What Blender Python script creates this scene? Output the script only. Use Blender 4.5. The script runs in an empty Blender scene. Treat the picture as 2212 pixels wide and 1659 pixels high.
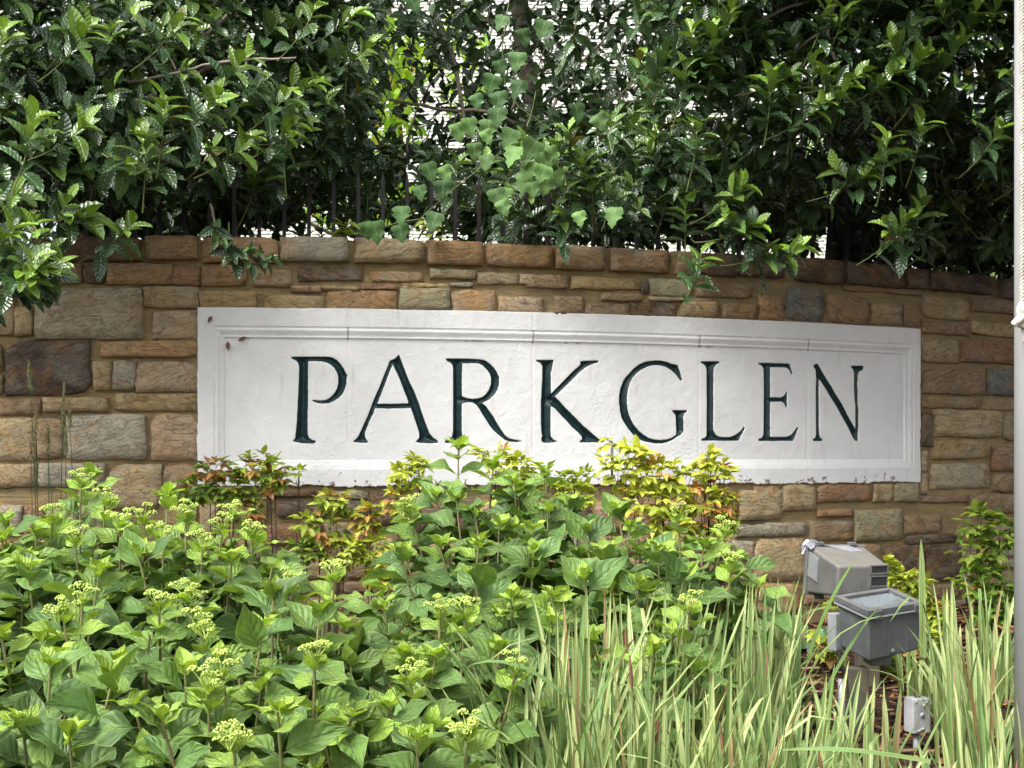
import bpy, math, random
import numpy as np
from mathutils import Vector, Matrix, noise

random.seed(7)
np.random.seed(7)
scene = bpy.context.scene
COL = scene.collection

# ------------------------------------------------------------------ camera, sky, sun, exposure
F, CX, YH, EYE = 2950.0, 1106.0, 985.0, 1.0
cam_d = bpy.data.cameras.new('camera')
cam = bpy.data.objects.new('camera', cam_d)
COL.objects.link(cam)
cam.location = (0, 0, EYE)
cam.rotation_euler = (math.radians(90), 0, 0)
cam_d.sensor_width = 36.0
cam_d.lens = F / 2212.0 * 36.0
cam_d.shift_y = (YH - 829.5) / 2212.0
cam_d.clip_start = 0.05
cam_d.clip_end = 500
scene.camera = cam

SUN_EL, SUN_AZ = math.radians(54), math.radians(-133)     # azimuth from +Y towards +X : behind the camera, a little to its left
world = bpy.data.worlds.new('World')
scene.world = world
world.use_nodes = True
wn, wl = world.node_tree.nodes, world.node_tree.links
wn.clear()
w_out = wn.new('ShaderNodeOutputWorld')
w_bg = wn.new('ShaderNodeBackground')
w_sky = wn.new('ShaderNodeTexSky')
w_sky.sky_type = 'NISHITA'
w_sky.sun_disc = False
w_sky.sun_elevation = SUN_EL
w_sky.sun_rotation = SUN_AZ
w_sky.air_density = 1.0
w_sky.dust_density = 4.0
w_hs = wn.new('ShaderNodeHueSaturation')
w_hs.inputs['Saturation'].default_value = 0.15            # a thin overcast greys the sky
wl.new(w_sky.outputs[0], w_hs.inputs['Color'])
wl.new(w_hs.outputs[0], w_bg.inputs['Color'])
w_bg.inputs['Strength'].default_value = 0.15
wl.new(w_bg.outputs[0], w_out.inputs[0])
sun_d = bpy.data.lights.new('sun', 'SUN')
sun = bpy.data.objects.new('sun', sun_d)
COL.objects.link(sun)
sun_d.energy = 1.9
sun_d.angle = math.radians(32)
sun_d.color = (1.0, 0.96, 0.9)
sdir = Vector((math.sin(SUN_AZ) * math.cos(SUN_EL), math.cos(SUN_AZ) * math.cos(SUN_EL), math.sin(SUN_EL)))
sun.rotation_euler = sdir.to_track_quat('Z', 'Y').to_euler()
sun.location = (-3, -4, 9)
scene.view_settings.view_transform = 'Standard'
scene.view_settings.look = 'None'
scene.view_settings.gamma = 1
scene.view_settings.use_curve_mapping = False
scene.view_settings.exposure = 1.25


# ------------------------------------------------------------------ helpers
def at(x, y, Y):
    return Vector(((x - CX) / F * Y, Y, EYE + (YH - y) / F * Y))


def link(o):
    COL.objects.link(o)
    return o


def tag(o, label=None, cat=None, group=None, kind=None):
    if label: o['label'] = label
    if cat: o['category'] = cat
    if group: o['group'] = group
    if kind: o['kind'] = kind
    return o


def thing(name, label, cat, loc, group=None):
    o = link(bpy.data.objects.new(name, None))
    o.location = loc
    o.empty_display_size = 0.05
    return tag(o, label, cat, group)


def put(name, mesh, parent=None, M=None, color=None):
    """link a mesh object; M is its world matrix (identity when the mesh is in world coordinates)"""
    o = link(bpy.data.objects.new(name, mesh))
    M = M if M is not None else Matrix()
    if parent is not None:
        o.parent = parent
        off = Vector(parent.location)
        if parent.parent is not None:
            off = off + Vector(parent.parent.location)
        o.matrix_basis = Matrix.Translation(-off) @ M
    else:
        o.matrix_basis = M
    if color is not None:
        o.color = color
    return o


class MB:
    """collects vertices and faces for one mesh"""
    def __init__(s):
        s.v, s.f = [], []

    def add(s, v, f):
        b = len(s.v)
        s.v.extend(v)
        s.f.extend([tuple(i + b for i in q) for q in f])

    def box(s, c, h, M=None):
        v = [Vector((c[0] + i * h[0], c[1] + j * h[1], c[2] + k * h[2])) for i in (-1, 1) for j in (-1, 1) for k in (-1, 1)]
        if M is not None: v = [M @ p for p in v]
        s.add([tuple(p) for p in v], [(0, 1, 3, 2), (4, 6, 7, 5), (0, 4, 5, 1), (2, 3, 7, 6), (0, 2, 6, 4), (1, 5, 7, 3)])

    def hexa(s, c):      # eight corners: bottom ring 0-3, top ring 4-7
        s.add([tuple(p) for p in c], [(3, 2, 1, 0), (4, 5, 6, 7), (0, 1, 5, 4), (1, 2, 6, 5), (2, 3, 7, 6), (3, 0, 4, 7)])

    def tube(s, pts, rad, n=5, cap=True):
        pts = [Vector(p) for p in pts]
        if not hasattr(rad, '__len__'): rad = [rad] * len(pts)
        v, f = [], []
        up = Vector((0.13, 0.21, 1)).normalized()
        for i, p in enumerate(pts):
            t = (pts[min(i + 1, len(pts) - 1)] - pts[max(i - 1, 0)])
            if t.length < 1e-9: t = Vector((0, 0, 1))
            t.normalize()
            a = t.cross(up)
            if a.length < 0.05: a = t.cross(Vector((1, 0, 0)))
            a.normalize()
            b = t.cross(a)
            for k in range(n):
                an = 2 * math.pi * k / n
                q = p + (a * math.cos(an) + b * math.sin(an)) * rad[i]
                v.append((q.x, q.y, q.z))
        for i in range(len(pts) - 1):
            for k in range(n):
                f.append((i * n + k, i * n + (k + 1) % n, (i + 1) * n + (k + 1) % n, (i + 1) * n + k))
        if cap:
            f.append(tuple(range(n - 1, -1, -1)))
            f.append(tuple((len(pts) - 1) * n + k for k in range(n)))
        s.add(v, f)

    def mesh(s, name, mat, smooth=False):
        m = bpy.data.meshes.new(name)
        m.from_pydata([tuple(p) for p in s.v], [], s.f)
        m.materials.append(mat)
        if smooth:
            m.polygons.foreach_set('use_smooth', [True] * len(m.polygons))
        m.update()
        return m


def bevel(o, w, seg=2):
    md = o.modifiers.new('bevel', 'BEVEL')
    md.width = w
    md.segments = seg
    md.limit_method = 'ANGLE'
    md.angle_limit = math.radians(25)
    return o


def curve_pts(a, b, c, n):
    return [a * (1 - t) ** 2 + b * 2 * t * (1 - t) + c * t * t for t in [i / (n - 1) for i in range(n)]]


def ground_z(Y):       # the planting bed falls gently towards the camera
    return EYE - 0.70 - 0.07 * (6.0 - Y)


# ------------------------------------------------------------------ node helper
class NT:
    def __init__(s, name):
        s.m = bpy.data.materials.new(name)
        s.m.use_nodes = True
        s.n, s.l = s.m.node_tree.nodes, s.m.node_tree.links
        s.n.clear()
        s.out = s.n.new('ShaderNodeOutputMaterial')
        s.b = s.n.new('ShaderNodeBsdfPrincipled')
        s.l.new(s.b.outputs[0], s.out.inputs[0])

    def put(s, sock, v):
        if isinstance(v, bpy.types.NodeSocket): s.l.new(v, sock)
        elif isinstance(v, (tuple, list)) and len(v) == 3 and sock.type == 'RGBA': sock.default_value = (*v, 1)
        else: sock.default_value = v

    def math(s, op, a, b=0.0, c=None, clamp=False):
        n = s.n.new('ShaderNodeMath'); n.operation = op; n.use_clamp = clamp
        s.put(n.inputs[0], a); s.put(n.inputs[1], b)
        if c is not None: s.put(n.inputs[2], c)
        return n.outputs[0]

    def vmath(s, op, a, b):
        n = s.n.new('ShaderNodeVectorMath'); n.operation = op
        s.put(n.inputs[0], a); s.put(n.inputs[1], b)
        return n.outputs[0]

    def mix(s, f, a, b, mode='MIX'):
        n = s.n.new('ShaderNodeMix'); n.data_type = 'RGBA'; n.blend_type = mode
        s.put(n.inputs[0], f); s.put(n.inputs[6], a); s.put(n.inputs[7], b)
        return n.outputs[2]

    def ramp(s, v, lo, hi, a=0.0, b=1.0, smooth=True):
        n = s.n.new('ShaderNodeMapRange')
        n.interpolation_type = 'SMOOTHSTEP' if smooth else 'LINEAR'
        s.put(n.inputs[0], v); s.put(n.inputs[1], lo); s.put(n.inputs[2], hi); s.put(n.inputs[3], a); s.put(n.inputs[4], b)
        return n.outputs[0]

    def noise(s, vec, scale, detail=3, rough=0.55, dist=0.0):
        n = s.n.new('ShaderNodeTexNoise')
        if vec is not None: s.put(n.inputs['Vector'], vec)
        n.inputs['Scale'].default_value = scale; n.inputs['Detail'].default_value = detail
        n.inputs['Roughness'].default_value = rough; n.inputs['Distortion'].default_value = dist
        return n.outputs[0]

    def voro(s, vec, scale, feat='F1'):
        n = s.n.new('ShaderNodeTexVoronoi'); n.feature = feat
        s.put(n.inputs['Vector'], vec); n.inputs['Scale'].default_value = scale
        return n.outputs['Distance']

    def coord(s, which='Object'):
        return s.n.new('ShaderNodeTexCoord').outputs[which]

    def sep(s, v):
        n = s.n.new('ShaderNodeSeparateXYZ'); s.put(n.inputs[0], v)
        return n.outputs

    def attr(s, name, out='Fac'):
        n = s.n.new('ShaderNodeAttribute'); n.attribute_name = name
        return n.outputs[out]

    def bump(s, h, strength=0.5, dist=0.01, normal=None):
        n = s.n.new('ShaderNodeBump'); n.inputs['Strength'].default_value = strength; n.inputs['Distance'].default_value = dist
        s.put(n.inputs['Height'], h)
        if normal is not None: s.put(n.inputs['Normal'], normal)
        return n.outputs[0]

    def set(s, **k):
        names = {'color': 'Base Color', 'rough': 'Roughness', 'normal': 'Normal', 'metal': 'Metallic', 'spec': 'Specular IOR Level',
                 'coat': 'Coat Weight', 'coat_rough': 'Coat Roughness', 'trans': 'Transmission Weight', 'ior': 'IOR'}
        for a, v in k.items(): s.put(s.b.inputs[names[a]], v)
        return s.m


def plain(name, col, rough=0.6, metal=0.0, nscale=30, namp=0.25, bumpd=0.002, col2=None):
    t = NT(name)
    c = t.coord()
    n = t.noise(c, nscale, 4)
    n2 = t.noise(c, nscale * 0.17, 3)
    k = col2 if col2 else tuple(x * (1 - namp) for x in col)
    base = t.mix(t.ramp(n2, 0.35, 0.65), col, k)
    base = t.mix(t.ramp(n, 0.3, 0.75, 0, namp), base, tuple(min(1, x * 1.5) for x in col))
    return t.set(color=base, rough=rough, metal=metal, normal=t.bump(n, 0.4, bumpd))


# leaf materials: object colour or the "tint" attribute carries (brightness, youth, blush)
def leaf_mat(name, old, young, third, veins=6, slant=1.1, vein_amt=0.35, rough=0.45, spec=0.5, transl=0.25, bumps=0.5, rim=0.0,
             bri=(0.7, 1.35), tcol=(1.25, 1.2, 0.5)):
    t = NT(name)
    oi = t.n.new('ShaderNodeObjectInfo')
    tv = t.vmath('ADD', t.attr('tint', 'Vector'), oi.outputs['Color'])
    tx, ty, tz = t.sep(tv)
    uv = t.coord('UV')
    u, v, _ = t.sep(uv)
    av = t.math('MULTIPLY', t.math('ABSOLUTE', t.math('SUBTRACT', v, 0.5)), 2.0)
    fr = t.math('FRACT', t.math('SUBTRACT', t.math('MULTIPLY', u, float(veins)), t.math('MULTIPLY', av, slant)))
    d = t.math('ABSOLUTE', t.math('SUBTRACT', fr, 0.5))
    side = t.ramp(d, 0.0, 0.08, 1.0, 0.0)
    mid = t.ramp(av, 0.0, 0.09, 1.0, 0.0)
    vein = t.math('MAXIMUM', mid, t.math('MULTIPLY', side, 0.7))
    c = t.mix(ty, old, young)
    c = t.mix(tz, c, third)
    obj = t.coord('Object')
    n = t.noise(t.vmath('ADD', uv, t.vmath('MULTIPLY', tv, (37.0, 11.0, 5.0))), 3.5, 3)
    val = t.math('MULTIPLY', t.ramp(tx, 0.0, 1.0, bri[0], bri[1], False), t.ramp(n, 0.25, 0.75, 0.8, 1.2))
    vv = t.n.new('ShaderNodeCombineXYZ')
    for i in range(3): t.put(vv.inputs[i], val)
    c = t.mix(1.0, c, vv.outputs[0], 'MULTIPLY')
    light = t.mix(0.5, c, (0.45, 0.55, 0.25))
    c = t.mix(t.math('MULTIPLY', vein, vein_amt), c, light)
    if rim > 0:
        c = t.mix(t.ramp(av, 0.86, 1.0, 0.0, rim), c, light)
    if rim > 0:
        sp = t.noise(t.vmath('ADD', t.coord('Object'), t.vmath('MULTIPLY', tv, (7.0, 3.0, 5.0))), 14, 2, 0.5)
        c = t.mix(t.ramp(sp, 0.735, 0.76, 0, 0.8), c, (0.16, 0.09, 0.035))
    pill = t.math('POWER', t.math('MULTIPLY', d, 2.0), 0.6)
    h = t.math('ADD', t.math('MULTIPLY', pill, 0.8), t.math('MULTIPLY', t.ramp(av, 0.0, 0.2), 1.0))
    h = t.math('ADD', h, t.math('MULTIPLY', n, 0.6))
    t.set(color=c, rough=rough, spec=spec, normal=t.bump(h, bumps, 0.004))
    tr = t.n.new('ShaderNodeBsdfTranslucent')
    t.put(tr.inputs['Color'], t.mix(1.0, c, tcol, 'MULTIPLY'))
    ms = t.n.new('ShaderNodeMixShader')
    t.put(ms.inputs[0], transl)
    t.l.new(t.b.outputs[0], ms.inputs[1]); t.l.new(tr.outputs[0], ms.inputs[2])
    t.l.new(ms.outputs[0], t.out.inputs[0])
    return t.m


# ------------------------------------------------------------------ leaf templates (unit length along +X, normal +Z)
def leaf_template(prof, cols=(0, 1), fold=0.3, droop=0.25, wave=0.0, zig=0.0):
    """prof: [(t, half width)], cols: positions from midrib to edge; returns verts, quads, uv"""
    cc = [-c for c in reversed(cols) if c > 0] + list(cols)
    V, U = [], []
    for i, (t, w) in enumerate(prof):
        for c in cc:
            y = c * w
            z = fold * abs(y) - droop * t * t + wave * math.sin(t * 9 + c) * abs(c) * w
            x = t + zig * abs(c) * (0.5 if i % 2 else -0.5) * (1 if 0 < i < len(prof) - 1 else 0)
            V.append((x, y, z)); U.append((t, 0.5 + 0.5 * c))
    n = len(cc)
    Q = [(i * n + j, (i + 1) * n + j, (i + 1) * n + j + 1, i * n + j + 1) for i in range(len(prof) - 1) for j in range(n - 1)]
    return np.array(V, dtype=np.float64), np.array(Q, dtype=np.int64), np.array(U, dtype=np.float64)


def leaves_mesh(name, tpls, mats, tints, mat, which=None):
    """one mesh from many leaf matrices (M,4,4); tpls a list of templates picked by which"""
    mats = np.array(mats); tints = np.array(tints)
    if which is None: which = np.random.randint(0, len(tpls), len(mats))
    VV, QQ, UU, TT = [], [], [], []
    base = 0
    for k, (V, Q, U) in enumerate(tpls):
        idx = np.nonzero(which == k)[0]
        if len(idx) == 0: continue
        M = mats[idx]
        W = np.einsum('mij,nj->mni', M[:, :3, :3], V) + M[:, None, :3, 3]
        m, n = len(idx), len(V)
        VV.append(W.reshape(-1, 3))
        QQ.append((Q[None] + (np.arange(m) * n)[:, None, None] + base).reshape(-1, Q.shape[1]))
        UU.append(np.tile(U, (m, 1)))
        TT.append(np.repeat(tints[idx], n, axis=0))
        base += m * n
    VV, QQ, UU, TT = map(np.concatenate, (VV, QQ, UU, TT))
    return np_mesh(name, VV, QQ, mat, UU, {'tint': TT})


def np_mesh(name, V, Q, mat, U=None, attrs=None, smooth=True):
    me = bpy.data.meshes.new(name)
    k = Q.shape[1]
    me.vertices.add(len(V)); me.vertices.foreach_set('co', V.astype(np.float32).ravel())
    me.loops.add(len(Q) * k); me.loops.foreach_set('vertex_index', Q.astype(np.int32).ravel())
    me.polygons.add(len(Q)); me.polygons.foreach_set('loop_start', (np.arange(len(Q)) * k).astype(np.int32))
    try: me.polygons.foreach_set('loop_total', np.full(len(Q), k, dtype=np.int32))
    except Exception: pass
    me.update(calc_edges=True)
    if U is not None:
        uvl = me.uv_layers.new(name='UVMap')
        uvl.data.foreach_set('uv', U[Q.ravel()].astype(np.float32).ravel())
    for a, d in (attrs or {}).items():
        if d.ndim == 1:
            at_ = me.attributes.new(a, 'FLOAT', 'POINT'); at_.data.foreach_set('value', d.astype(np.float32))
        else:
            at_ = me.attributes.new(a, 'FLOAT_VECTOR', 'POINT'); at_.data.foreach_set('vector', d.astype(np.float32).ravel())
    if smooth: me.polygons.foreach_set('use_smooth', np.ones(len(Q), dtype=bool))
    me.materials.append(mat)
    me.validate()
    return me


def single(name, tpl, mat):
    V, Q, U = tpl
    return np_mesh(name, V, Q, mat, U)


def frame(p, d, n, L, W=None):
    x = d.normalized()
    z = n - x * n.dot(x)
    if z.length < 1e-4: z = Vector((0.3, 0.2, 1)) - x * Vector((0.3, 0.2, 1)).dot(x)
    z.normalize()
    y = z.cross(x)
    W = W or L
    return Matrix(((x.x * L, y.x * W, z.x * L, p.x), (x.y * L, y.y * W, z.y * L, p.y), (x.z * L, y.z * W, z.z * L, p.z), (0, 0, 0, 1)))


def rv(s=1.0):
    return Vector((random.uniform(-s, s), random.uniform(-s, s), random.uniform(-s, s)))


def project(p):
    return CX + p[0] / p[1] * F, YH - (p[2] - EYE) / p[1] * F


def emit(root, mats, tints, tpl_meshes, tpls, mat, limit=300, part='leaf', rest='foliage'):
    """leaves that show largest become parts; any beyond the limit are one stuff part"""
    n = len(mats)
    order = list(range(n))
    if n > limit:
        cells, score = {}, []
        for i in order:
            M = mats[i]
            p = (M[0][3], M[1][3], M[2][3])
            x, y = project(p)
            vis = -20 < x < 2230 and -20 < y < 1680
            key = (int(x // 16), int(y // 16))
            if vis and (key not in cells or p[1] < cells[key][0]): cells[key] = (p[1], i)
        front = sorted(cells.values())
        pick = [i for _, i in sorted(front, key=lambda a: a[0] - 40 * math.hypot(mats[a[1]][0][0], mats[a[1]][2][0]))][:limit]
    else:
        pick = order
    ps = set(pick)
    for i in pick:
        k = random.randrange(len(tpl_meshes))
        put(part, tpl_meshes[k], root, mats[i], (*tints[i], 1))
    others = [i for i in order if i not in ps]
    if others:
        me = leaves_mesh(rest, tpls, [np.array(mats[i]) for i in others], [tints[i] for i in others], mat)
        o = put(rest, me, root, None, (0, 0, 0, 1))
        o['kind'] = 'stuff'


# ------------------------------------------------------------------ materials
def stone_mat():
    t = NT('sandstone')
    oi = t.n.new('ShaderNodeObjectInfo')
    c0 = t.coord('Object')
    off = t.n.new('ShaderNodeCombineXYZ')
    for i in range(3): t.put(off.inputs[i], t.math('MULTIPLY', oi.outputs['Random'], 31.0 + 7 * i))
    rot = t.n.new('ShaderNodeVectorRotate'); rot.rotation_type = 'Y_AXIS'
    t.put(rot.inputs['Vector'], c0)
    t.put(rot.inputs['Angle'], t.math('MULTIPLY', t.math('SUBTRACT', t.math('FRACT', t.math('MULTIPLY', oi.outputs['Random'], 7.3)), 0.5), 0.9))
    c = t.vmath('ADD', rot.outputs[0], off.outputs[0])
    st = t.vmath('MULTIPLY', c, (3.0, 8.0, 22.0))
    streak = t.noise(st, 3.2, 6, 0.7, 0.35)
    streak2 = t.noise(t.vmath('MULTIPLY', c, (4.0, 8.0, 60.0)), 2.6, 5, 0.7, 0.3)
    blot = t.noise(c, 11, 4, 0.6, 0.8)
    fine = t.noise(c, 190, 4, 0.7)
    col = oi.outputs['Color']
    rust = t.mix(0.42, col, (0.44, 0.24, 0.09))
    grey = t.mix(0.5, col, (0.40, 0.37, 0.28))
    big = t.noise(c, 4.5, 3, 0.55, 1.2)
    k = t.mix(t.ramp(big, 0.40, 0.66, 0, 0.75), col, t.mix(0.6, col, (0.36, 0.335, 0.27)))
    k = t.mix(t.ramp(blot, 0.45, 0.66, 0, 0.95), k, rust)
    k = t.mix(t.ramp(streak, 0.5, 0.68, 0, 0.8), k, grey)
    k = t.mix(t.ramp(streak2, 0.52, 0.66, 0, 0.4), k, t.mix(1.0, col, (0.42, 0.38, 0.33), 'MULTIPLY'))
    pale = t.noise(t.vmath('MULTIPLY', c, (8.0, 12.0, 26.0)), 5, 4, 0.7, 1.2)
    k = t.mix(t.ramp(pale, 0.62, 0.74, 0, 0.4), k, t.mix(0.6, col, (0.55, 0.47, 0.36)))
    k = t.mix(t.ramp(fine, 0.35, 0.7, 0.0, 0.25), k, t.mix(1.0, k, (0.5, 0.47, 0.44), 'MULTIPLY'))
    ck = t.math('ABSOLUTE', t.math('SUBTRACT', t.noise(t.vmath('MULTIPLY', c, (3.0, 3.0, 7.0)), 1.6, 6, 0.72, 0.9), 0.5))
    crack = t.ramp(ck, 0.0, 0.006, 1.0, 0.0)
    k = t.mix(t.math('MULTIPLY', crack, 0.55), k, (0.06, 0.045, 0.035))
    low = t.ramp(t.noise(c, 23, 3), 0.5, 0.7)
    k = t.mix(t.math('MULTIPLY', low, 0.2), k, (0.07, 0.055, 0.04))
    h = t.math('ADD', t.math('MULTIPLY', streak, 0.9), t.math('ADD', t.math('MULTIPLY', fine, 0.25), t.math('MULTIPLY', streak2, 0.8)))
    h = t.math('ADD', h, t.math('MULTIPLY', t.ramp(t.noise(t.vmath('MULTIPLY', c, (6.0, 9.0, 14.0)), 2.0, 5, 0.65, 0.9), 0.46, 0.52), 0.9))
    h = t.math('SUBTRACT', h, t.math('MULTIPLY', crack, 0.8))
    return t.set(color=k, rough=0.88, spec=0.25, normal=t.bump(h, 0.8, 0.0055))


def mortar_mat():
    t = NT('mortar')
    c = t.coord()
    n = t.noise(c, 7, 4, 0.6, 0.5)
    f = t.noise(c, 120, 4, 0.7)
    s = t.noise(t.vmath('MULTIPLY', c, (1.0, 1.0, 9.0)), 6, 4, 0.6, 1.0)
    k = t.mix(t.ramp(n, 0.35, 0.65), (0.36, 0.27, 0.13), (0.25, 0.195, 0.11))
    k = t.mix(t.ramp(s, 0.5, 0.7, 0, 0.6), k, (0.42, 0.31, 0.14))
    k = t.mix(t.ramp(f, 0.4, 0.75, 0, 0.4), k, (0.16, 0.12, 0.075))
    k = t.mix(t.ramp(t.noise(c, 4.3, 3), 0.56, 0.72, 0, 0.6), k, (0.10, 0.08, 0.055))
    return t.set(color=k, rough=0.95, spec=0.15, normal=t.bump(t.math('ADD', f, t.math('MULTIPLY', s, 2.0)), 0.8, 0.006))


def panel_mat():
    t = NT('painted_plaster')
    c = t.coord()
    cut = t.attr('cut')
    w = t.math('MULTIPLY', t.math('SUBTRACT', t.noise(c, 90, 3), 0.5), 0.0035)
    inside = t.ramp(t.math('ADD', cut, w), -0.0005, 0.0004, 1.0, 0.0)
    n = t.noise(c, 3.5, 4, 0.6, 0.6)
    white = t.mix(t.ramp(n, 0.35, 0.7), (0.83, 0.83, 0.82), (0.76, 0.76, 0.755))
    run = t.noise(t.vmath('MULTIPLY', c, (1.0, 1.0, 0.12)), 30, 3, 0.6)
    white = t.mix(t.math('MULTIPLY', t.ramp(run, 0.56, 0.72, 0, 0.35), t.ramp(t.noise(c, 5, 2), 0.45, 0.65)), white, (0.50, 0.47, 0.41))
    # chips show where the paint has come away near the lower edge and the seams
    z = t.sep(c)[2]
    lo = t.ramp(z, EYE - 0.115, EYE - 0.045, 1.0, 0.0)
    chips = t.ramp(t.math('ADD', t.noise(c, 26, 4, 0.65), t.math('MULTIPLY', lo, 0.13)), 0.70, 0.735)
    white = t.mix(t.math('MULTIPLY', chips, t.ramp(z, EYE - 0.02, EYE - 0.06)), white, (0.28, 0.22, 0.2))
    specks = t.ramp(t.noise(c, 60, 3, 0.6), 0.745, 0.765)
    white = t.mix(specks, white, (0.22, 0.16, 0.12))
    white = t.mix(t.ramp(t.attr('dirt'), 0.0, 1.0, 0, 0.75), white, (0.20, 0.17, 0.14))
    green = t.mix(t.ramp(t.noise(c, 40, 3), 0.3, 0.7), (0.006, 0.022, 0.026), (0.010, 0.036, 0.038))
    green = t.mix(t.ramp(t.noise(c, 75, 3, 0.6), 0.71, 0.73), green, (0.30, 0.33, 0.33))
    k = t.mix(inside, white, green)
    lumps = t.noise(c, 22, 5, 0.62, 0.4)
    flake = t.ramp(t.noise(t.vmath('ADD', c, (3.1, 0, 0)), 42, 4, 0.6, 1.8), 0.52, 0.6)
    patch = t.ramp(t.noise(c, 9, 3), 0.45, 0.62)
    h = t.math('ADD', t.math('MULTIPLY', lumps, 1.6), t.math('MULTIPLY', t.math('MULTIPLY', flake, patch), 0.45))
    h = t.math('ADD', h, t.math('MULTIPLY', t.noise(c, 220, 3), 0.12))
    return t.set(color=k, rough=t.math('ADD', t.math('MULTIPLY', inside, -0.15), 0.6), spec=0.4, normal=t.bump(h, 0.42, 0.006))


M_STONE, M_MORTAR, M_PANEL = stone_mat(), mortar_mat(), panel_mat()
M_HOLLY = leaf_mat('holly_leaf', (0.040, 0.088, 0.034), (0.16, 0.28, 0.03), (0.15, 0.10, 0.02), 7, 1.3, 0.18, 0.23, 1.0, 0.14, 0.55, 0.1,
                   (0.6, 1.5))
M_HYDR = leaf_mat('hydrangea_leaf', (0.095, 0.180, 0.050), (0.33, 0.49, 0.070), (0.35, 0.1, 0.05), 6, 2.1, 0.42, 0.5, 0.4, 0.28, 0.7, 0.6,
                  (0.72, 1.3))
M_NAND = leaf_mat('nandina_leaf', (0.13, 0.26, 0.04), (0.54, 0.58, 0.085), (0.55, 0.17, 0.10), 6, 1.0, 0.12, 0.4, 0.45, 0.36, 0.2, 0.0,
                  (0.75, 1.3))
M_VINE = leaf_mat('vine_leaf', (0.055, 0.13, 0.04), (0.20, 0.36, 0.11), (0.3, 0.2, 0.05), 5, 2.5, 0.42, 0.6, 0.3, 0.25, 0.2, 0.0, (0.6, 1.15))
M_MAPLE = leaf_mat('maple_leaf', (0.14, 0.30, 0.03), (0.32, 0.46, 0.04), (0.35, 0.2, 0.03), 5, 2.0, 0.2, 0.55, 0.3, 0.5, 0.2, 0.0)
M_IVY = leaf_mat('ivy_leaf', (0.03, 0.08, 0.03), (0.12, 0.24, 0.06), (0.3, 0.1, 0.03), 4, 2.0, 0.45, 0.4, 0.5, 0.1, 0.4, 0.0)


def iris_mat():
    t = NT('iris_blade')
    oi = t.n.new('ShaderNodeObjectInfo')
    tv = t.vmath('ADD', t.attr('tint', 'Vector'), oi.outputs['Color'])
    tx, ty, tz = t.sep(tv)
    u, v, _ = t.sep(t.coord('UV'))
    cv = t.n.new('ShaderNodeCombineXYZ')
    t.put(cv.inputs[0], t.math('ADD', t.math('MULTIPLY', v, 5.5), t.math('MULTIPLY', tx, 43.0)))
    t.put(cv.inputs[1], t.math('MULTIPLY', u, 0.5)); t.put(cv.inputs[2], t.math('MULTIPLY', tx, 17.0))
    s = t.noise(cv.outputs[0], 1.2, 2, 0.4)
    cream = t.ramp(t.math('ADD', s, t.math('MULTIPLY', t.math('SUBTRACT', ty, 0.5), 0.26)), 0.50, 0.56, 0.0, 0.9)
    fine = t.noise(t.vmath('MULTIPLY', cv.outputs[0], (9.0, 1.0, 1.0)), 1.5, 2)
    g = t.mix(t.ramp(fine, 0.35, 0.65), (0.135, 0.235, 0.060), (0.185, 0.31, 0.085))
    g = t.mix(t.ramp(tx, 0, 1, 0, 0.5, False), g, (0.10, 0.185, 0.075))
    k = t.mix(cream, g, (0.50, 0.56, 0.24))
    k = t.mix(t.ramp(t.math('ADD', u, t.math('MULTIPLY', tz, 0.6)), 0.995, 1.05), k, (0.30, 0.19, 0.09))
    k = t.mix(t.ramp(u, 0.0, 0.3, 0.35, 0.0), k, (0.35, 0.38, 0.15))
    k = t.mix(t.ramp(tz, 0.5, 0.6), k, t.mix(t.ramp(fine, 0.3, 0.7), (0.40, 0.30, 0.15), (0.26, 0.17, 0.08)))
    t.set(color=k, rough=0.45, spec=0.4, normal=t.bump(t.math('ADD', fine, s), 0.3, 0.002))
    tr = t.n.new('ShaderNodeBsdfTranslucent'); t.put(tr.inputs['Color'], t.mix(1.0, k, (1.15, 1.15, 0.6), 'MULTIPLY'))
    ms = t.n.new('ShaderNodeMixShader'); ms.inputs[0].default_value = 0.25
    t.l.new(t.b.outputs[0], ms.inputs[1]); t.l.new(tr.outputs[0], ms.inputs[2]); t.l.new(ms.outputs[0], t.out.inputs[0])
    return t.m


M_IRIS = iris_mat()
M_BARK = plain('bark', (0.10, 0.075, 0.055), 0.9, nscale=60, namp=0.5, bumpd=0.006)
M_TWIG = plain('grey_twig', (0.30, 0.25, 0.20), 0.85, nscale=90, namp=0.4, bumpd=0.003)
M_GTWIG = plain('green_twig', (0.17, 0.20, 0.06), 0.6, nscale=90, namp=0.3)
M_HSTEM = plain('hydrangea_stem', (0.17, 0.13, 0.06), 0.7, nscale=120, namp=0.4, col2=(0.19, 0.22, 0.07))
M_BUD = plain('flower_bud', (0.42, 0.54, 0.12), 0.6, nscale=200, namp=0.25, col2=(0.40, 0.50, 0.10))
M_DARKSTEM = plain('dark_stem', (0.06, 0.035, 0.025), 0.8, nscale=90)
M_IRON = plain('black_iron', (0.016, 0.015, 0.018), 0.5, nscale=80, col2=(0.03, 0.02, 0.018))
M_BRICKP = plain('white_painted_brick', (0.82, 0.80, 0.76), 0.7, nscale=4, namp=0.08)
M_JOINT = plain('painted_joint', (0.76, 0.74, 0.70), 0.8, nscale=4, namp=0.1)
M_GRASSHEAD = plain('seed_head', (0.36, 0.36, 0.17), 0.8, nscale=120, col2=(0.20, 0.22, 0.10))
M_STRAW = plain('pale_seed_head', (0.46, 0.36, 0.19), 0.8, nscale=120)
M_GSTALK = plain('grass_stalk', (0.06, 0.115, 0.04), 0.7, nscale=60)


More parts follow.
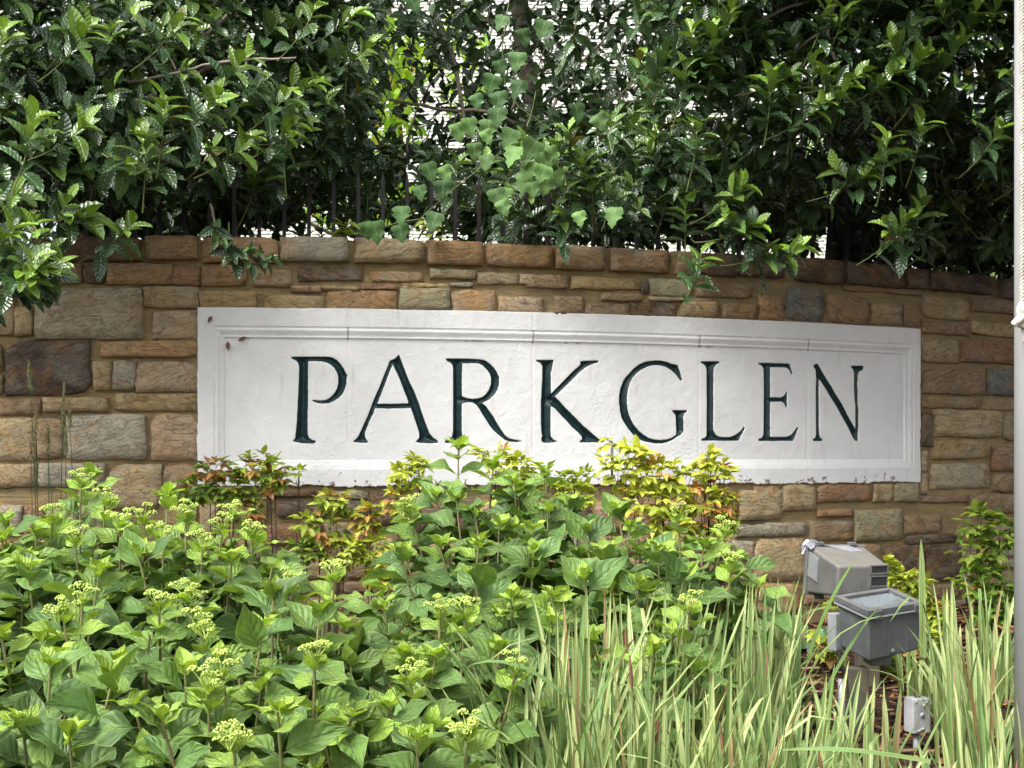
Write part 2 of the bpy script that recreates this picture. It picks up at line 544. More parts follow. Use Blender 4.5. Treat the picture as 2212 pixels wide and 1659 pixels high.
def bronze_mat(name, a, b, dust=0.0):
    t = NT(name)
    c = t.coord()
    f = t.noise(c, 260, 3, 0.6)
    n = t.noise(c, 14, 4, 0.6, 0.4)
    k = t.mix(t.ramp(n, 0.35, 0.65), a, b)
    k = t.mix(t.ramp(f, 0.45, 0.7, 0, 0.3), k, tuple(x * 1.6 for x in a))
    if dust:       # dried dirt that lies on whatever faces up
        g = t.n.new('ShaderNodeNewGeometry')
        up = t.sep(g.outputs['Normal'])[2]
        k = t.mix(t.math('MULTIPLY', t.ramp(up, 0.2, 0.9), t.ramp(n, 0.2, 0.7, dust * 0.6, dust)), k, (0.25, 0.235, 0.205))
    streak = t.noise(t.vmath('MULTIPLY', c, (30.0, 30.0, 2.0)), 3, 3)
    k = t.mix(t.ramp(streak, 0.55, 0.7, 0, 0.25), k, tuple(x * 1.5 for x in b))
    return t.set(color=k, rough=0.6, metal=0.15, spec=0.4, normal=t.bump(f, 0.3, 0.0015))


M_LAMP = bronze_mat('grey_lamp_housing', (0.095, 0.094, 0.090), (0.12, 0.117, 0.11), 0.7)
M_LAMP2 = bronze_mat('dark_lamp_housing', (0.085, 0.09, 0.095), (0.11, 0.12, 0.125), 0.5)
M_RIM = bronze_mat('lamp_rim', (0.085, 0.09, 0.095), (0.12, 0.125, 0.13), 0.4)
M_PLATE = plain('light_grey_metal', (0.36, 0.38, 0.40), 0.5, 0.4, nscale=60, namp=0.2)
M_CAST = plain('cast_aluminium', (0.50, 0.51, 0.53), 0.55, 0.35, nscale=90, namp=0.35, col2=(0.30, 0.30, 0.31))
M_SLOT = plain('slot_dark', (0.01, 0.01, 0.011), 0.8)
M_TAPE = plain('silver_tape', (0.62, 0.63, 0.70), 0.3, 0.6, nscale=40, namp=0.25, bumpd=0.004)
M_REFL = plain('lamp_reflector', (0.80, 0.84, 0.88), 0.35, 0.5, nscale=110, namp=0.25, bumpd=0.03)
M_POST = plain('weathered_post', (0.115, 0.095, 0.065), 0.9, nscale=25, namp=0.4, bumpd=0.004, col2=(0.08, 0.08, 0.055))
M_POLE = plain('pale_grey_pole', (0.50, 0.50, 0.51), 0.45, 0.0, nscale=9, namp=0.08)
M_ROPE = plain('worn_rope', (0.62, 0.58, 0.50), 0.9, nscale=220, namp=0.35, bumpd=0.002)
M_DRY = plain('dry_leaf', (0.20, 0.09, 0.045), 0.8, nscale=100)
M_CHIP = leaf_mat('bark_chip', (0.055, 0.028, 0.018), (0.30, 0.19, 0.11), (0.36, 0.15, 0.06), 3, 0.1, 0.05, 0.9, 0.2, 0.0, 0.5, 0.0, (0.6, 1.5))


def glass_mat():
    t = NT('lamp_glass')
    t.set(color=(0.9, 0.95, 0.97), rough=0.06, spec=0.5, trans=1.0, ior=1.45)
    return t.m


M_GLASS = glass_mat()


def soil_mat():
    t = NT('bark_mulch')
    c = t.coord()
    v = t.voro(t.vmath('MULTIPLY', c, (1.0, 2.0, 1.0)), 28)
    n = t.noise(c, 9, 4)
    k = t.mix(t.ramp(v, 0.1, 0.6), (0.075, 0.038, 0.024), (0.025, 0.016, 0.012))
    k = t.mix(t.ramp(n, 0.45, 0.7, 0, 0.5), k, (0.05, 0.03, 0.022))
    return t.set(color=k, rough=0.95, spec=0.1, normal=t.bump(v, 0.8, 0.02))


def lawn_mat():
    t = NT('mown_grass')
    c = t.coord()
    n, f = t.noise(c, 1.2, 4), t.noise(c, 30, 3)
    k = t.mix(t.ramp(n, 0.35, 0.65), (0.08, 0.13, 0.035), (0.14, 0.17, 0.06))
    k = t.mix(t.ramp(f, 0.4, 0.7), k, (0.05, 0.08, 0.02))
    return t.set(color=k, rough=0.9, spec=0.1, normal=t.bump(f, 0.7, 0.03))


# ------------------------------------------------------------------ ground
gx = np.concatenate([[-120, -60, -30, -12, -6], np.linspace(-3.5, 4.5, 90), [7, 12, 30, 60, 120]])
gy = np.concatenate([[-40, -15, -5, 0, 1], np.linspace(1.6, 7.2, 70), [9, 14, 30, 60, 160]])
GX, GY = np.meshgrid(gx, gy, indexing='ij')
GZ = EYE - 0.70 - 0.07 * (6.0 - np.clip(GY, -2, 7))
for i in range(GX.shape[0]):
    for j in range(GX.shape[1]):
        if abs(GX[i, j]) < 5 and 1 < GY[i, j] < 7.3:
            GZ[i, j] += 0.018 * noise.noise((GX[i, j] * 3, GY[i, j] * 3, 0)) + 0.008 * noise.noise((GX[i, j] * 11, GY[i, j] * 11, 4))
n1, n2 = GX.shape
ii, jj = np.meshgrid(np.arange(n1 - 1), np.arange(n2 - 1), indexing='ij')
a = (ii * n2 + jj).ravel()
Q = np.stack([a, a + n2, a + n2 + 1, a + 1], 1)
tag(put('ground', np_mesh('ground', np.stack([GX, GY, GZ], -1).reshape(-1, 3), Q, soil_mat())), kind='structure')

# ------------------------------------------------------------------ the curved wall: s runs along it, d is how far a point stands proud
R, X0, Y0 = 6.6, -1.5, 5.25
YC = Y0 + R


def W(s, z, d=0.0):
    th = s / R
    return Vector((X0 + (R + d) * math.sin(th), YC - (R + d) * math.cos(th), z))


def wall_sz(x, y, d=0.0):
    u = (x - CX) / F
    r = R + d
    A, B, C = u * u + 1, -2 * (u * X0 + YC), X0 * X0 + YC * YC - r * r
    Y = (-B - math.sqrt(B * B - 4 * A * C)) / (2 * A)
    return R * math.atan2(u * Y - X0, YC - Y), EYE + (YH - y) / F * Y


PS0, PS1 = wall_sz(428.5, 700)[0], wall_sz(1982, 700)[0]
PZ0, PZ1 = EYE - 0.116, EYE + 0.5705
ZTOP = EYE + 0.84
ZC0 = EYE + 0.748
S_MIN, S_MAX = -3.2, 6.4

wall = thing('stone_wall', 'long curved wall of brown and tan stone with a white name panel set in it', 'stone wall', W(1.8, EYE - 0.75))


def mortar_body():
    ds = 0.02
    ns, nz = int((S_MAX - S_MIN) / ds), 90
    S = np.linspace(S_MIN, S_MAX, ns)
    zb, zt = EYE - 0.95, ZTOP - 0.012
    Z = np.linspace(zb, zt, nz)
    V = []
    for s in S:
        for z in Z:
            q = 0.005 * noise.noise((s * 9, z * 26, 1.3)) + 0.004 * noise.noise((s * 30, z * 50, 7)) - 0.002
            V.append(W(s, z, 0.001 + q + (0.012 if z > ZC0 + 0.005 else 0)))
    V = [tuple(v) for v in V]
    f = []
    for i in range(ns - 1):
        for j in range(nz - 1):
            sc, zc = (S[i] + S[i + 1]) / 2, (Z[j] + Z[j + 1]) / 2
            if PS0 + 0.03 < sc < PS1 - 0.03 and PZ0 + 0.03 < zc < PZ1 - 0.03: continue
            a_ = i * nz + j
            f.append((a_, a_ + nz, a_ + nz + 1, a_ + 1))
    mb = MB(); mb.v = V; mb.f = f
    step = 8
    cs = [S[k] for k in range(0, ns, step)] + [S[-1]]
    b = len(mb.v)
    for s in cs:
        mb.v += [tuple(W(s, zt - 0.002, 0.0)), tuple(W(s, zt - 0.002, -0.36)), tuple(W(s, zb, -0.36))]
    for k in range(len(cs) - 1):
        p, q = b + 3 * k, b + 3 * k + 3
        mb.f += [(p, q, q + 1, p + 1), (p + 1, q + 1, q + 2, p + 2)]
    return mb.mesh('mortar', M_MORTAR, True)


put('mortar', mortar_body(), wall)

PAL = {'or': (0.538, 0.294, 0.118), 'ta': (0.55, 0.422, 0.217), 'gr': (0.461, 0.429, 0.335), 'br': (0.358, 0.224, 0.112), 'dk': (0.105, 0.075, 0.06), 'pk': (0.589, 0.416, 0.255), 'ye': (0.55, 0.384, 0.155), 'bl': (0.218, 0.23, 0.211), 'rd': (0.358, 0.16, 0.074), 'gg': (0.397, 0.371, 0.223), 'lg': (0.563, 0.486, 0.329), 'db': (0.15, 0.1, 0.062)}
DONE = []


def stone_mesh(hw, hh, proud, back, rough):
    nx = 9 if hw > 0.05 else 7
    nz = 7
    hw += .0045; hh += .0035
    us = [-1, -0.975] + [(-0.7 + 1.4 * i / (nx - 5)) for i in range(nx - 4)] + [0.975, 1]
    vs = [-1, -0.94, -0.5, 0.0, 0.5, 0.94, 1]
    e = max(0.008, min(hw, hh) * 0.16)
    seed = rv(50)
    cr = [random.choice([0.0, 0.03, 0.08, 0.3]) for _ in range(4)]
    V, Qs = [], []
    for u in us:
        for v in vs:
            x, z = u * hw, v * hh
            k = cr[(0 if u < 0 else 1) + (0 if v < 0 else 2)]
            cu, cv = max(0, abs(u) - 0.6) / 0.4, max(0, abs(v) - 0.5) / 0.5
            x -= math.copysign(cu * cv * k * min(hw, hh) * 0.6, u)
            z -= math.copysign(cu * cv * k * min(hw, hh) * 0.6, v)
            x += 0.008 * noise.noise((z * 22 + seed.x, u * 2, seed.y))
            z += 0.006 * noise.noise((x * 22 + seed.z, v * 2, seed.x))
            edge = abs(u) == 1 or abs(v) == 1
            ring = (not edge) and (abs(u) == 0.975 or abs(v) == 0.94)
            if edge: d = -0.012
            elif ring: d = proud * random.uniform(0.6, 0.95)
            else:
                d = proud + rough * (noise.noise((x * 18 + seed.x, z * 22, seed.z)) + 0.5 * noise.noise((x * 45, z * 60, seed.y)))
            V.append((x, -d, z))
    n = len(vs)
    for i in range(len(us) - 1):
        for j in range(n - 1):
            a_ = i * n + j
            Qs.append((a_, a_ + n, a_ + n + 1, a_ + 1))
    if back:
        ring = [j for j in range(n)] + [i * n + n - 1 for i in range(1, len(us))] + [(len(us) - 1) * n + j for j in range(n - 2, -1, -1)] + [i * n for i in range(len(us) - 2, 0, -1)]
        b = len(V)
        for r in ring: V.append((V[r][0] * 0.99, back, V[r][2]))
        m = len(ring)
        for k in range(m): Qs.append((ring[k], ring[(k + 1) % m], b + (k + 1) % m, b + k))
    mb = MB(); mb.v = V; mb.f = Qs
    me = mb.mesh('stone', M_STONE, True)
    n_ = len(vs)
    for p in me.polygons:       # the broken arrises stay sharp
        i_, j_ = divmod(p.vertices[0], n_)
        if p.index >= (len(us) - 1) * (n_ - 1) or i_ in (0, len(us) - 2) or j_ in (0, n_ - 2): p.use_smooth = False
    return me


def stone_sz(s0, s1, z0, z1, col, coping=False):
    hw, hh = (s1 - s0) / 2, (z1 - z0) / 2
    if coping:
        me = stone_mesh(hw, hh, random.uniform(0.034, 0.046), 0.40, 0.006)
    else:
        me = stone_mesh(hw, hh, random.uniform(0.010, 0.021), 0, 0.006)
    c = W((s0 + s1) / 2, (z0 + z1) / 2, 0.0)
    M = Matrix.Translation(c) @ Matrix.Rotation((s0 + s1) / 2 / R, 4, 'Z') @ Matrix.Rotation(random.uniform(-0.008, 0.008), 4, 'Y')
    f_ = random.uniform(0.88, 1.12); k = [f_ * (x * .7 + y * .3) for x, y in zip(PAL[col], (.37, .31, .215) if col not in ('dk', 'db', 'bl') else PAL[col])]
    o = put('stone', me, wall, M, (*k, 1))
    DONE.append((s0, s1, z0, z1))
    return o


def stones(rects, ax, bx, ay, by, coping=False):
    """traced stones: corners in a crop's pixels, (ax, bx) and (ay, by) bring them to the photograph's grid"""
    for x0, y0, x1, y1, col in rects:
        X_0, X_1, Y_0, Y_1 = ax + x0 * bx, ax + x1 * bx, ay + y0 * by, ay + y1 * by
        sa, za = wall_sz(X_0, Y_0); sb, zb = wall_sz(X_1, Y_1)
        zc = wall_sz(X_1, Y_0)[1]; zd = wall_sz(X_0, Y_1)[1]
        zt, zl = (za + zc) / 2, (zb + zd) / 2
        if coping: zt, zl = ZTOP + random.uniform(-0.004, 0.004), ZC0 + random.uniform(-0.004, 0.006)
        stone_sz(sa, sb, zl, zt, col, coping)


cropA = (0, .3803, 466.3, .3803)
cropB = (548.6, .2728, 466.3, .2728)
cropC = (1097.2, .2728, 493.7, .2728)
cropD = (1645.8, .3471, 521.2, .3471)
cropE = (1591.0, .3386, 1097.2, .3386)
cropG = (548.6, .4377, 932.6, .4377)
cropH = (1097.2, .438, 932.6, .438)
stones([(-500, 0, -120, 130, 'br'), (-100, 0, 285, 130, 'br'), (310, 110, 805, 245, 'db'), (840, 115, 1125, 250, 'or'), (1160, 130, 1580, 265, 'or')], *cropA, coping=True)
stones([(215, 0, 745, 1, 'gr'), (800, 0, 1340, 1, 'ta'), (1375, 0, 1800, 1, 'or'), (1835, 0, 2352, 1, 'or')], *cropB, coping=True)
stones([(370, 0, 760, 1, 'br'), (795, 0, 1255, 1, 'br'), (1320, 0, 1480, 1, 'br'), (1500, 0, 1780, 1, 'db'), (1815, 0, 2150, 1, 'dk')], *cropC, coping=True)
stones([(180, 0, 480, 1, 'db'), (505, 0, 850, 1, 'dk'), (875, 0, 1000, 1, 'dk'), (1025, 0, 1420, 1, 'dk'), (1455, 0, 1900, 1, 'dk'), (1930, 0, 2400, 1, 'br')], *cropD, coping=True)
stones([(485, 280, 600, 385, 'db'), (180, 280, 470, 385, 'br'), (615, 275, 980, 390, 'or'), (990, 290, 1135, 395, 'rd'), (1150, 280, 1400, 400, 'or'),
        (1140, 430, 1457, 525, 'ye'), (820, 405, 1125, 525, 'ta'), (200, 410, 812, 703, 'lg'), (95, 520, 185, 680, 'ta'), (-10, 420, 85, 680, 'ta'),
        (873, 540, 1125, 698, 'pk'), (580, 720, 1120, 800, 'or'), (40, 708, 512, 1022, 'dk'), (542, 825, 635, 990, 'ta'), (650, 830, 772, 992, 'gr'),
        (780, 830, 1120, 1000, 'pk'), (-260, 720, 15, 880, 'ta'), (-260, 900, 20, 1020, 'br'), (-200, 1040, 235, 1128, 'br'), (252, 1035, 620, 1108, 'ta'), (655, 1012, 1120, 1108, 'ye'),
        (-160, 1150, 212, 1390, 'ta'), (222, 1150, 368, 1380, 'br'), (378, 1130, 832, 1388, 'gr'), (868, 1122, 1120, 1390, 'pk'),
        (628, 1410, 920, 1670, 'ta'), (932, 1415, 1112, 1560, 'br'), (225, 1405, 605, 1540, 'gr'), (-150, 1410, 212, 1540, 'ta')], *cropA)
stones([(0, 430, 290, 562, 'br'), (355, 415, 868, 515, 'db'), (925, 450, 1325, 520, 'or'), (1390, 430, 1755, 492, 'gg'), (1770, 455, 2080, 538, 'ta'),
        (2105, 470, 2210, 540, 'ta'), (300, 560, 440, 600, 'rd'), (447, 562, 525, 600, 'br'), (855, 550, 1130, 583, 'rd'), (1565, 533, 1720, 560, 'gr'),
        (90, 637, 555, 745, 'ye'), (585, 592, 1125, 750, 'or'), (1152, 572, 1545, 745, 'gg'), (1570, 592, 1905, 760, 'or'), (1938, 648, 2280, 768, 'pk'),
        (540, 565, 840, 585, 'ye'), (1180, 545, 1540, 565, 'ye')], *cropB)
stones([(145, 372, 465, 468, 'or'), (500, 392, 1040, 480, 'ye'), (1052, 425, 1095, 512, 'db'), (1115, 402, 1450, 540, 'gg'), (1492, 425, 1930, 545, 'br'),
        (740, 522, 1045, 570, 'br'), (370, 540, 588, 680, 'br'), (603, 603, 945, 683, 'br'), (960, 590, 1330, 690, 'db'), (1372, 582, 1650, 700, 'ye'),
        (1690, 600, 1960, 708, 'br'), (1990, 530, 2165, 712, 'or'), (1110, 555, 1600, 575, 'ta')], *cropC)
stones([(150, 285, 372, 492, 'bl'), (400, 340, 650, 510, 'br'), (672, 390, 860, 515, 'ta'), (878, 380, 972, 530, 'br'), (500, 288, 980, 318, 'br'),
        (1000, 350, 1280, 488, 'ta'), (1300, 352, 1620, 448, 'br'), (990, 500, 1280, 578, 'br'), (1292, 515, 1620, 590, 'ta'), (990, 612, 1218, 758, 'ta'),
        (1230, 620, 1640, 758, 'rd'), (992, 802, 1375, 953, 'br'), (1395, 800, 1640, 962, 'bl'), (990, 975, 1340, 1035, 'br'), (1370, 985, 1620, 1050, 'br'),
        (980, 1062, 1045, 1275, 'db'), (1062, 1050, 1478, 1218, 'ta'), (1492, 1080, 1640, 1238, 'gg'), (1055, 1240, 1400, 1352, 'ye'),
        (1420, 1280, 1640, 1428, 'rd'), (1040, 1380, 1405, 1538, 'lg'), (1430, 1445, 1640, 1560, 'br'), (985, 1585, 1270, 1620, 'rd'), (1285, 1575, 1620, 1690, 'br'),
        (-60, 1520, 100, 1680, 'or'), (115, 1510, 320, 1675, 'ta'), (340, 1510, 670, 1618, 'rd'), (685, 1512, 800, 1618, 'ta'), (812, 1505, 960, 1618, 'gg')], *cropD)
stones([(510, 15, 735, 52, 'rd'), (745, 12, 1042, 208, 'gg'), (1062, 45, 1300, 160, 'br'), (1072, 172, 1390, 222, 'db'), (170, 95, 432, 172, 'gr'),
        (462, 85, 738, 208, 'br'), (112, 190, 430, 462, 'ta'), (-40, 215, 98, 330, 'gr'), (450, 232, 925, 430, 'br'), (942, 232, 1188, 450, 'db'), (1202, 240, 1420, 470, 'db'),
        (90, 482, 400, 680, 'or'), (430, 450, 800, 600, 'br'), (1215, 490, 1420, 575, 'br'), (1290, 590, 1500, 660, 'gg')], *cropE)
stones([(62, 292, 300, 318, 'db'), (112, 345, 570, 422, 'dk'), (592, 300, 700, 470, 'db'), (62, 460, 330, 560, 'rd'), (345, 450, 575, 540, 'br'), (-140, 330, 60, 440, 'or'), (320, 296, 560, 330, 'gg')], *cropG)
stones([(1040, 290, 1128, 430, 'rd'), (1140, 288, 1345, 432, 'ta'), (1120, 460, 1378, 512, 'gr'), (1000, 540, 1095, 640, 'br')], *cropH)

# the courses that the plants hide and those beyond the traced ones
zr = ZC0 - 0.012
rng = random.Random(5)
while zr > EYE - 0.92:
    h = rng.choice([0.05, 0.07, 0.085, 0.10, 0.13])
    z1_, z0_ = zr, zr - h
    blocks = [(a_ - 0.012, b_ + 0.012) for a_, b_, c_, d_ in DONE if min(d_, z1_) - max(c_, z0_) > 0.006 and c_ < ZC0 - 0.01]
    if min(PZ1, z1_) - max(PZ0, z0_) > 0: blocks.append((PS0 - 0.015, PS1 + 0.015))
    blocks.sort()
    free, cur = [], S_MIN
    for a_, b_ in blocks:
        if a_ > cur: free.append((cur, a_))
        cur = max(cur, b_)
    if cur < S_MAX: free.append((cur, S_MAX))
    newl = []
    for a_, b_ in free:
        s = a_ + 0.004
        while b_ - s > 0.03:
            w = min(rng.choice([0.08, 0.13, 0.18, 0.24, 0.30]), b_ - s)
            if b_ - s - w < 0.05: w = b_ - s
            if w > 0.03: newl.append((s, s + w - 0.014, z0_ + 0.006, z1_ - 0.006))
            s += w + 0.004
    for q in newl:
        if q[1] - q[0] > 0.02: stone_sz(*q, rng.choice(['or', 'ta', 'br', 'gr', 'br', 'ye', 'rd', 'gg', 'db', 'pk']))
    zr -= h + 0.006
s = wall_sz(1645.8 + 2400 * .3471, 600)[0] + 0.02
while s < S_MAX - 0.2:
    w = rng.uniform(0.2, 0.32); stone_sz(s, s + w, ZC0, ZTOP, rng.choice(['br', 'or', 'db']), True); s += w + 0.016
s = wall_sz(-500 * .3803, 520)[0] - 0.016
while s > S_MIN + 0.2:
    w = rng.uniform(0.2, 0.32); stone_sz(s - w, s, ZC0, ZTOP, rng.choice(['br', 'or', 'db']), True); s -= w + 0.016

# ------------------------------------------------------------------ sign panel with carved letters
LET = {
    'P': (1120, 1370, .28029, [[(97,125),(240,122),(430,122),(600,122),(680,135),(740,172),(790,225),(830,285),(860,345),(886,385),(874,420),(870,500),(850,580),(815,650),(760,705),(700,745),(630,775),(550,785),(480,780),(420,760),(388,742),(410,728),(460,735),(530,738),(590,728),(650,690),(700,640),(735,580),(755,500),(755,420),(740,350),(700,280),(650,235),(590,205),(520,190),(430,186),(335,188),(332,260),(332,500),(332,750),(328,900),(328,1100),(330,1220),(350,1265),(390,1292),(440,1300),(440,1330),(400,1345),(250,1340),(130,1318),(115,1308),(145,1275),(160,1180),(175,1000),(185,800),(195,600),(205,400),(205,260),(190,210),(160,180),(120,160),(97,152)]]),
    'A': (1120, 1370, .28029, [[(1608,92),(1625,130),(1660,220),(1700,330),(1760,480),(1820,600),(1860,700),(1900,800),(1940,930),(1975,1030),(2010,1120),(2040,1200),(2090,1260),(2160,1305),(2160,1335),(2060,1342),(1900,1335),(1840,1320),(1890,1270),(1895,1210),(1870,1120),(1840,1030),(1810,940),(1775,845),(1600,850),(1450,855),(1380,850),(1275,845),(1250,920),(1200,1020),(1160,1120),(1130,1200),(1135,1260),(1165,1305),(1185,1335),(1080,1335),(955,1318),(1000,1285),(1040,1240),(1080,1150),(1130,1040),(1180,930),(1215,830),(1270,690),(1330,560),(1380,430),(1430,310),(1480,180),(1530,160),(1570,135)],
          [(1525,235),(1560,310),(1620,440),(1680,600),(1720,700),(1745,780),(1600,785),(1450,785),(1308,785),(1340,700),(1390,570),(1440,440),(1490,310)]]),
    'R': (1720, 1370, .29837, [[(115,140),(400,142),(560,150),(640,165),(700,205),(755,260),(795,320),(825,390),(822,480),(800,560),(760,620),(700,680),(640,710),(600,728),(650,770),(700,840),(750,910),(800,1000),(850,1080),(900,1150),(960,1195),(1050,1215),(1150,1226),(1060,1245),(960,1240),(900,1215),(830,1160),(760,1100),(700,1030),(650,950),(600,870),(560,800),(520,750),(470,722),(400,718),(355,730),(332,742),(332,900),(332,1100),(340,1180),(380,1215),(430,1228),(430,1255),(110,1255),(105,1225),(160,1210),(205,1165),(215,1080),(216,800),(216,500),(215,300),(208,225),(180,195),(130,170)],
          [(340,205),(440,203),(550,205),(610,235),(660,285),(700,340),(718,400),(715,480),(690,550),(650,610),(600,650),(540,668),(460,672),(400,662),(360,650),(335,635),(332,450),(335,300)]]),
    'K': (1720, 1370, .29837, [[(1310,158),(1545,158),(1540,190),(1525,260),(1508,330),(1508,606),(1600,510),(1700,410),(1740,370),(1820,290),(1900,220),(1890,175),(2135,165),(2135,190),(2050,215),(1980,250),(1900,310),(1820,390),(1740,470),(1640,570),(1560,645),(1620,700),(1700,790),(1780,870),(1860,950),(1930,1020),(2010,1090),(2090,1160),(2150,1210),(2205,1225),(2205,1248),(1890,1250),(1890,1230),(1920,1205),(1915,1170),(1870,1120),(1790,1050),(1720,970),(1640,890),(1560,800),(1505,765),(1505,900),(1505,1100),(1510,1170),(1540,1210),(1595,1232),(1540,1250),(1420,1255),(1385,1235),(1380,1190),(1392,1170),(1378,1080),(1375,900),(1375,700),(1385,550),(1392,350),(1392,240),(1370,200),(1310,178)]]),
    'G': (2400, 1390, .25316, [[(1060,182),(1085,250),(1105,310),(1130,410),(1120,432),(1100,428),(1060,370),(1010,310),(950,260),(880,220),(800,195),(720,190),(640,198),(570,225),(490,265),(420,320),(360,390),(320,470),(295,550),(278,650),(275,750),(285,870),(305,960),(340,1040),(390,1130),(450,1200),(530,1270),(610,1320),(700,1348),(800,1355),(900,1345),(980,1315),(1040,1270),(1042,1200),(1035,1080),(1028,960),(1000,935),(970,890),(1205,890),(1205,915),(1165,945),(1150,1010),(1155,1120),(1158,1225),(1120,1265),(1050,1310),(980,1355),(900,1390),(820,1410),(740,1408),(640,1395),(550,1380),(460,1340),(380,1280),(300,1190),(240,1100),(190,1010),(165,900),(150,760),(152,660),(175,540),(215,440),(250,380),(310,320),(380,240),(460,180),(560,135),(680,118),(800,118),(900,140),(980,170),(1030,180)]]),
    'L': (2400, 1390, .25316, [[(1422,128),(1716,132),(1714,155),(1670,175),(1635,215),(1620,280),(1620,600),(1620,900),(1615,1100),(1620,1200),(1650,1265),(1700,1300),(1800,1312),(1890,1305),(1970,1270),(2040,1215),(2085,1150),(2112,1165),(2060,1270),(2010,1365),(1800,1368),(1600,1365),(1470,1368),(1440,1375),(1430,1335),(1490,1320),(1515,1280),(1515,1100),(1518,800),(1515,500),(1515,280),(1500,215),(1465,175),(1422,155)]]),
    'E': (2960, 1400, .22307, [[(122,127),(300,130),(670,145),(690,210),(725,320),(720,335),(705,335),(670,260),(630,220),(570,208),(327,204),(328,400),(328,740),(530,740),(575,710),(598,670),(605,636),(628,636),(626,918),(603,918),(590,870),(560,830),(530,815),(328,815),(328,1100),(328,1438),(600,1438),(680,1415),(740,1360),(785,1290),(810,1265),(828,1285),(780,1410),(730,1508),(400,1510),(120,1508),(122,1475),(170,1460),(205,1420),(215,1300),(218,900),(218,500),(215,260),(200,205),(165,170),(122,155)]]),
    'N': (2960, 1400, .22307, [[(1095,160),(1170,140),(1195,180),(1230,250),(1290,350),(1350,450),(1420,560),(1480,670),(1560,790),(1640,930),(1730,1110),(1835,1300),(1835,1100),(1835,900),(1815,700),(1808,500),(1810,330),(1800,260),(1760,205),(1760,180),(1930,178),(1975,185),(1970,235),(1945,270),(1900,275),(1880,340),(1868,480),(1875,700),(1885,1000),(1882,1250),(1876,1508),(1830,1505),(1780,1430),(1700,1260),(1600,1080),(1500,900),(1400,740),(1310,590),(1240,480),(1188,405),(1188,600),(1190,900),(1190,1250),(1197,1400),(1215,1450),(1255,1480),(1240,1512),(1100,1512),(1070,1480),(1115,1460),(1138,1420),(1138,1200),(1138,700),(1140,400),(1130,250),(1095,205)]])}

PANEL_D = 0.006


def sdf(loops, S, Z):
    P = np.stack([S, Z], -1)
    dist = np.full(S.shape, 9.0)
    ins = np.zeros(S.shape, bool)
    for lp in loops:
        for i in range(len(lp)):
            a_, b_ = np.array(lp[i]), np.array(lp[(i + 1) % len(lp)])
            ab = b_ - a_
            t = np.clip(((P - a_) @ ab) / (ab @ ab + 1e-12), 0, 1)
            d = np.hypot(*(np.moveaxis(P - a_ - t[..., None] * ab, -1, 0)))
            dist = np.minimum(dist, d)
            c = (a_[1] > Z) != (b_[1] > Z)
            with np.errstate(divide='ignore', invalid='ignore'):
                xi = a_[0] + (Z - a_[1]) / (b_[1] - a_[1]) * (b_[0] - a_[0])
            ins ^= c & (S < xi)
    return np.where(ins, -dist, dist)


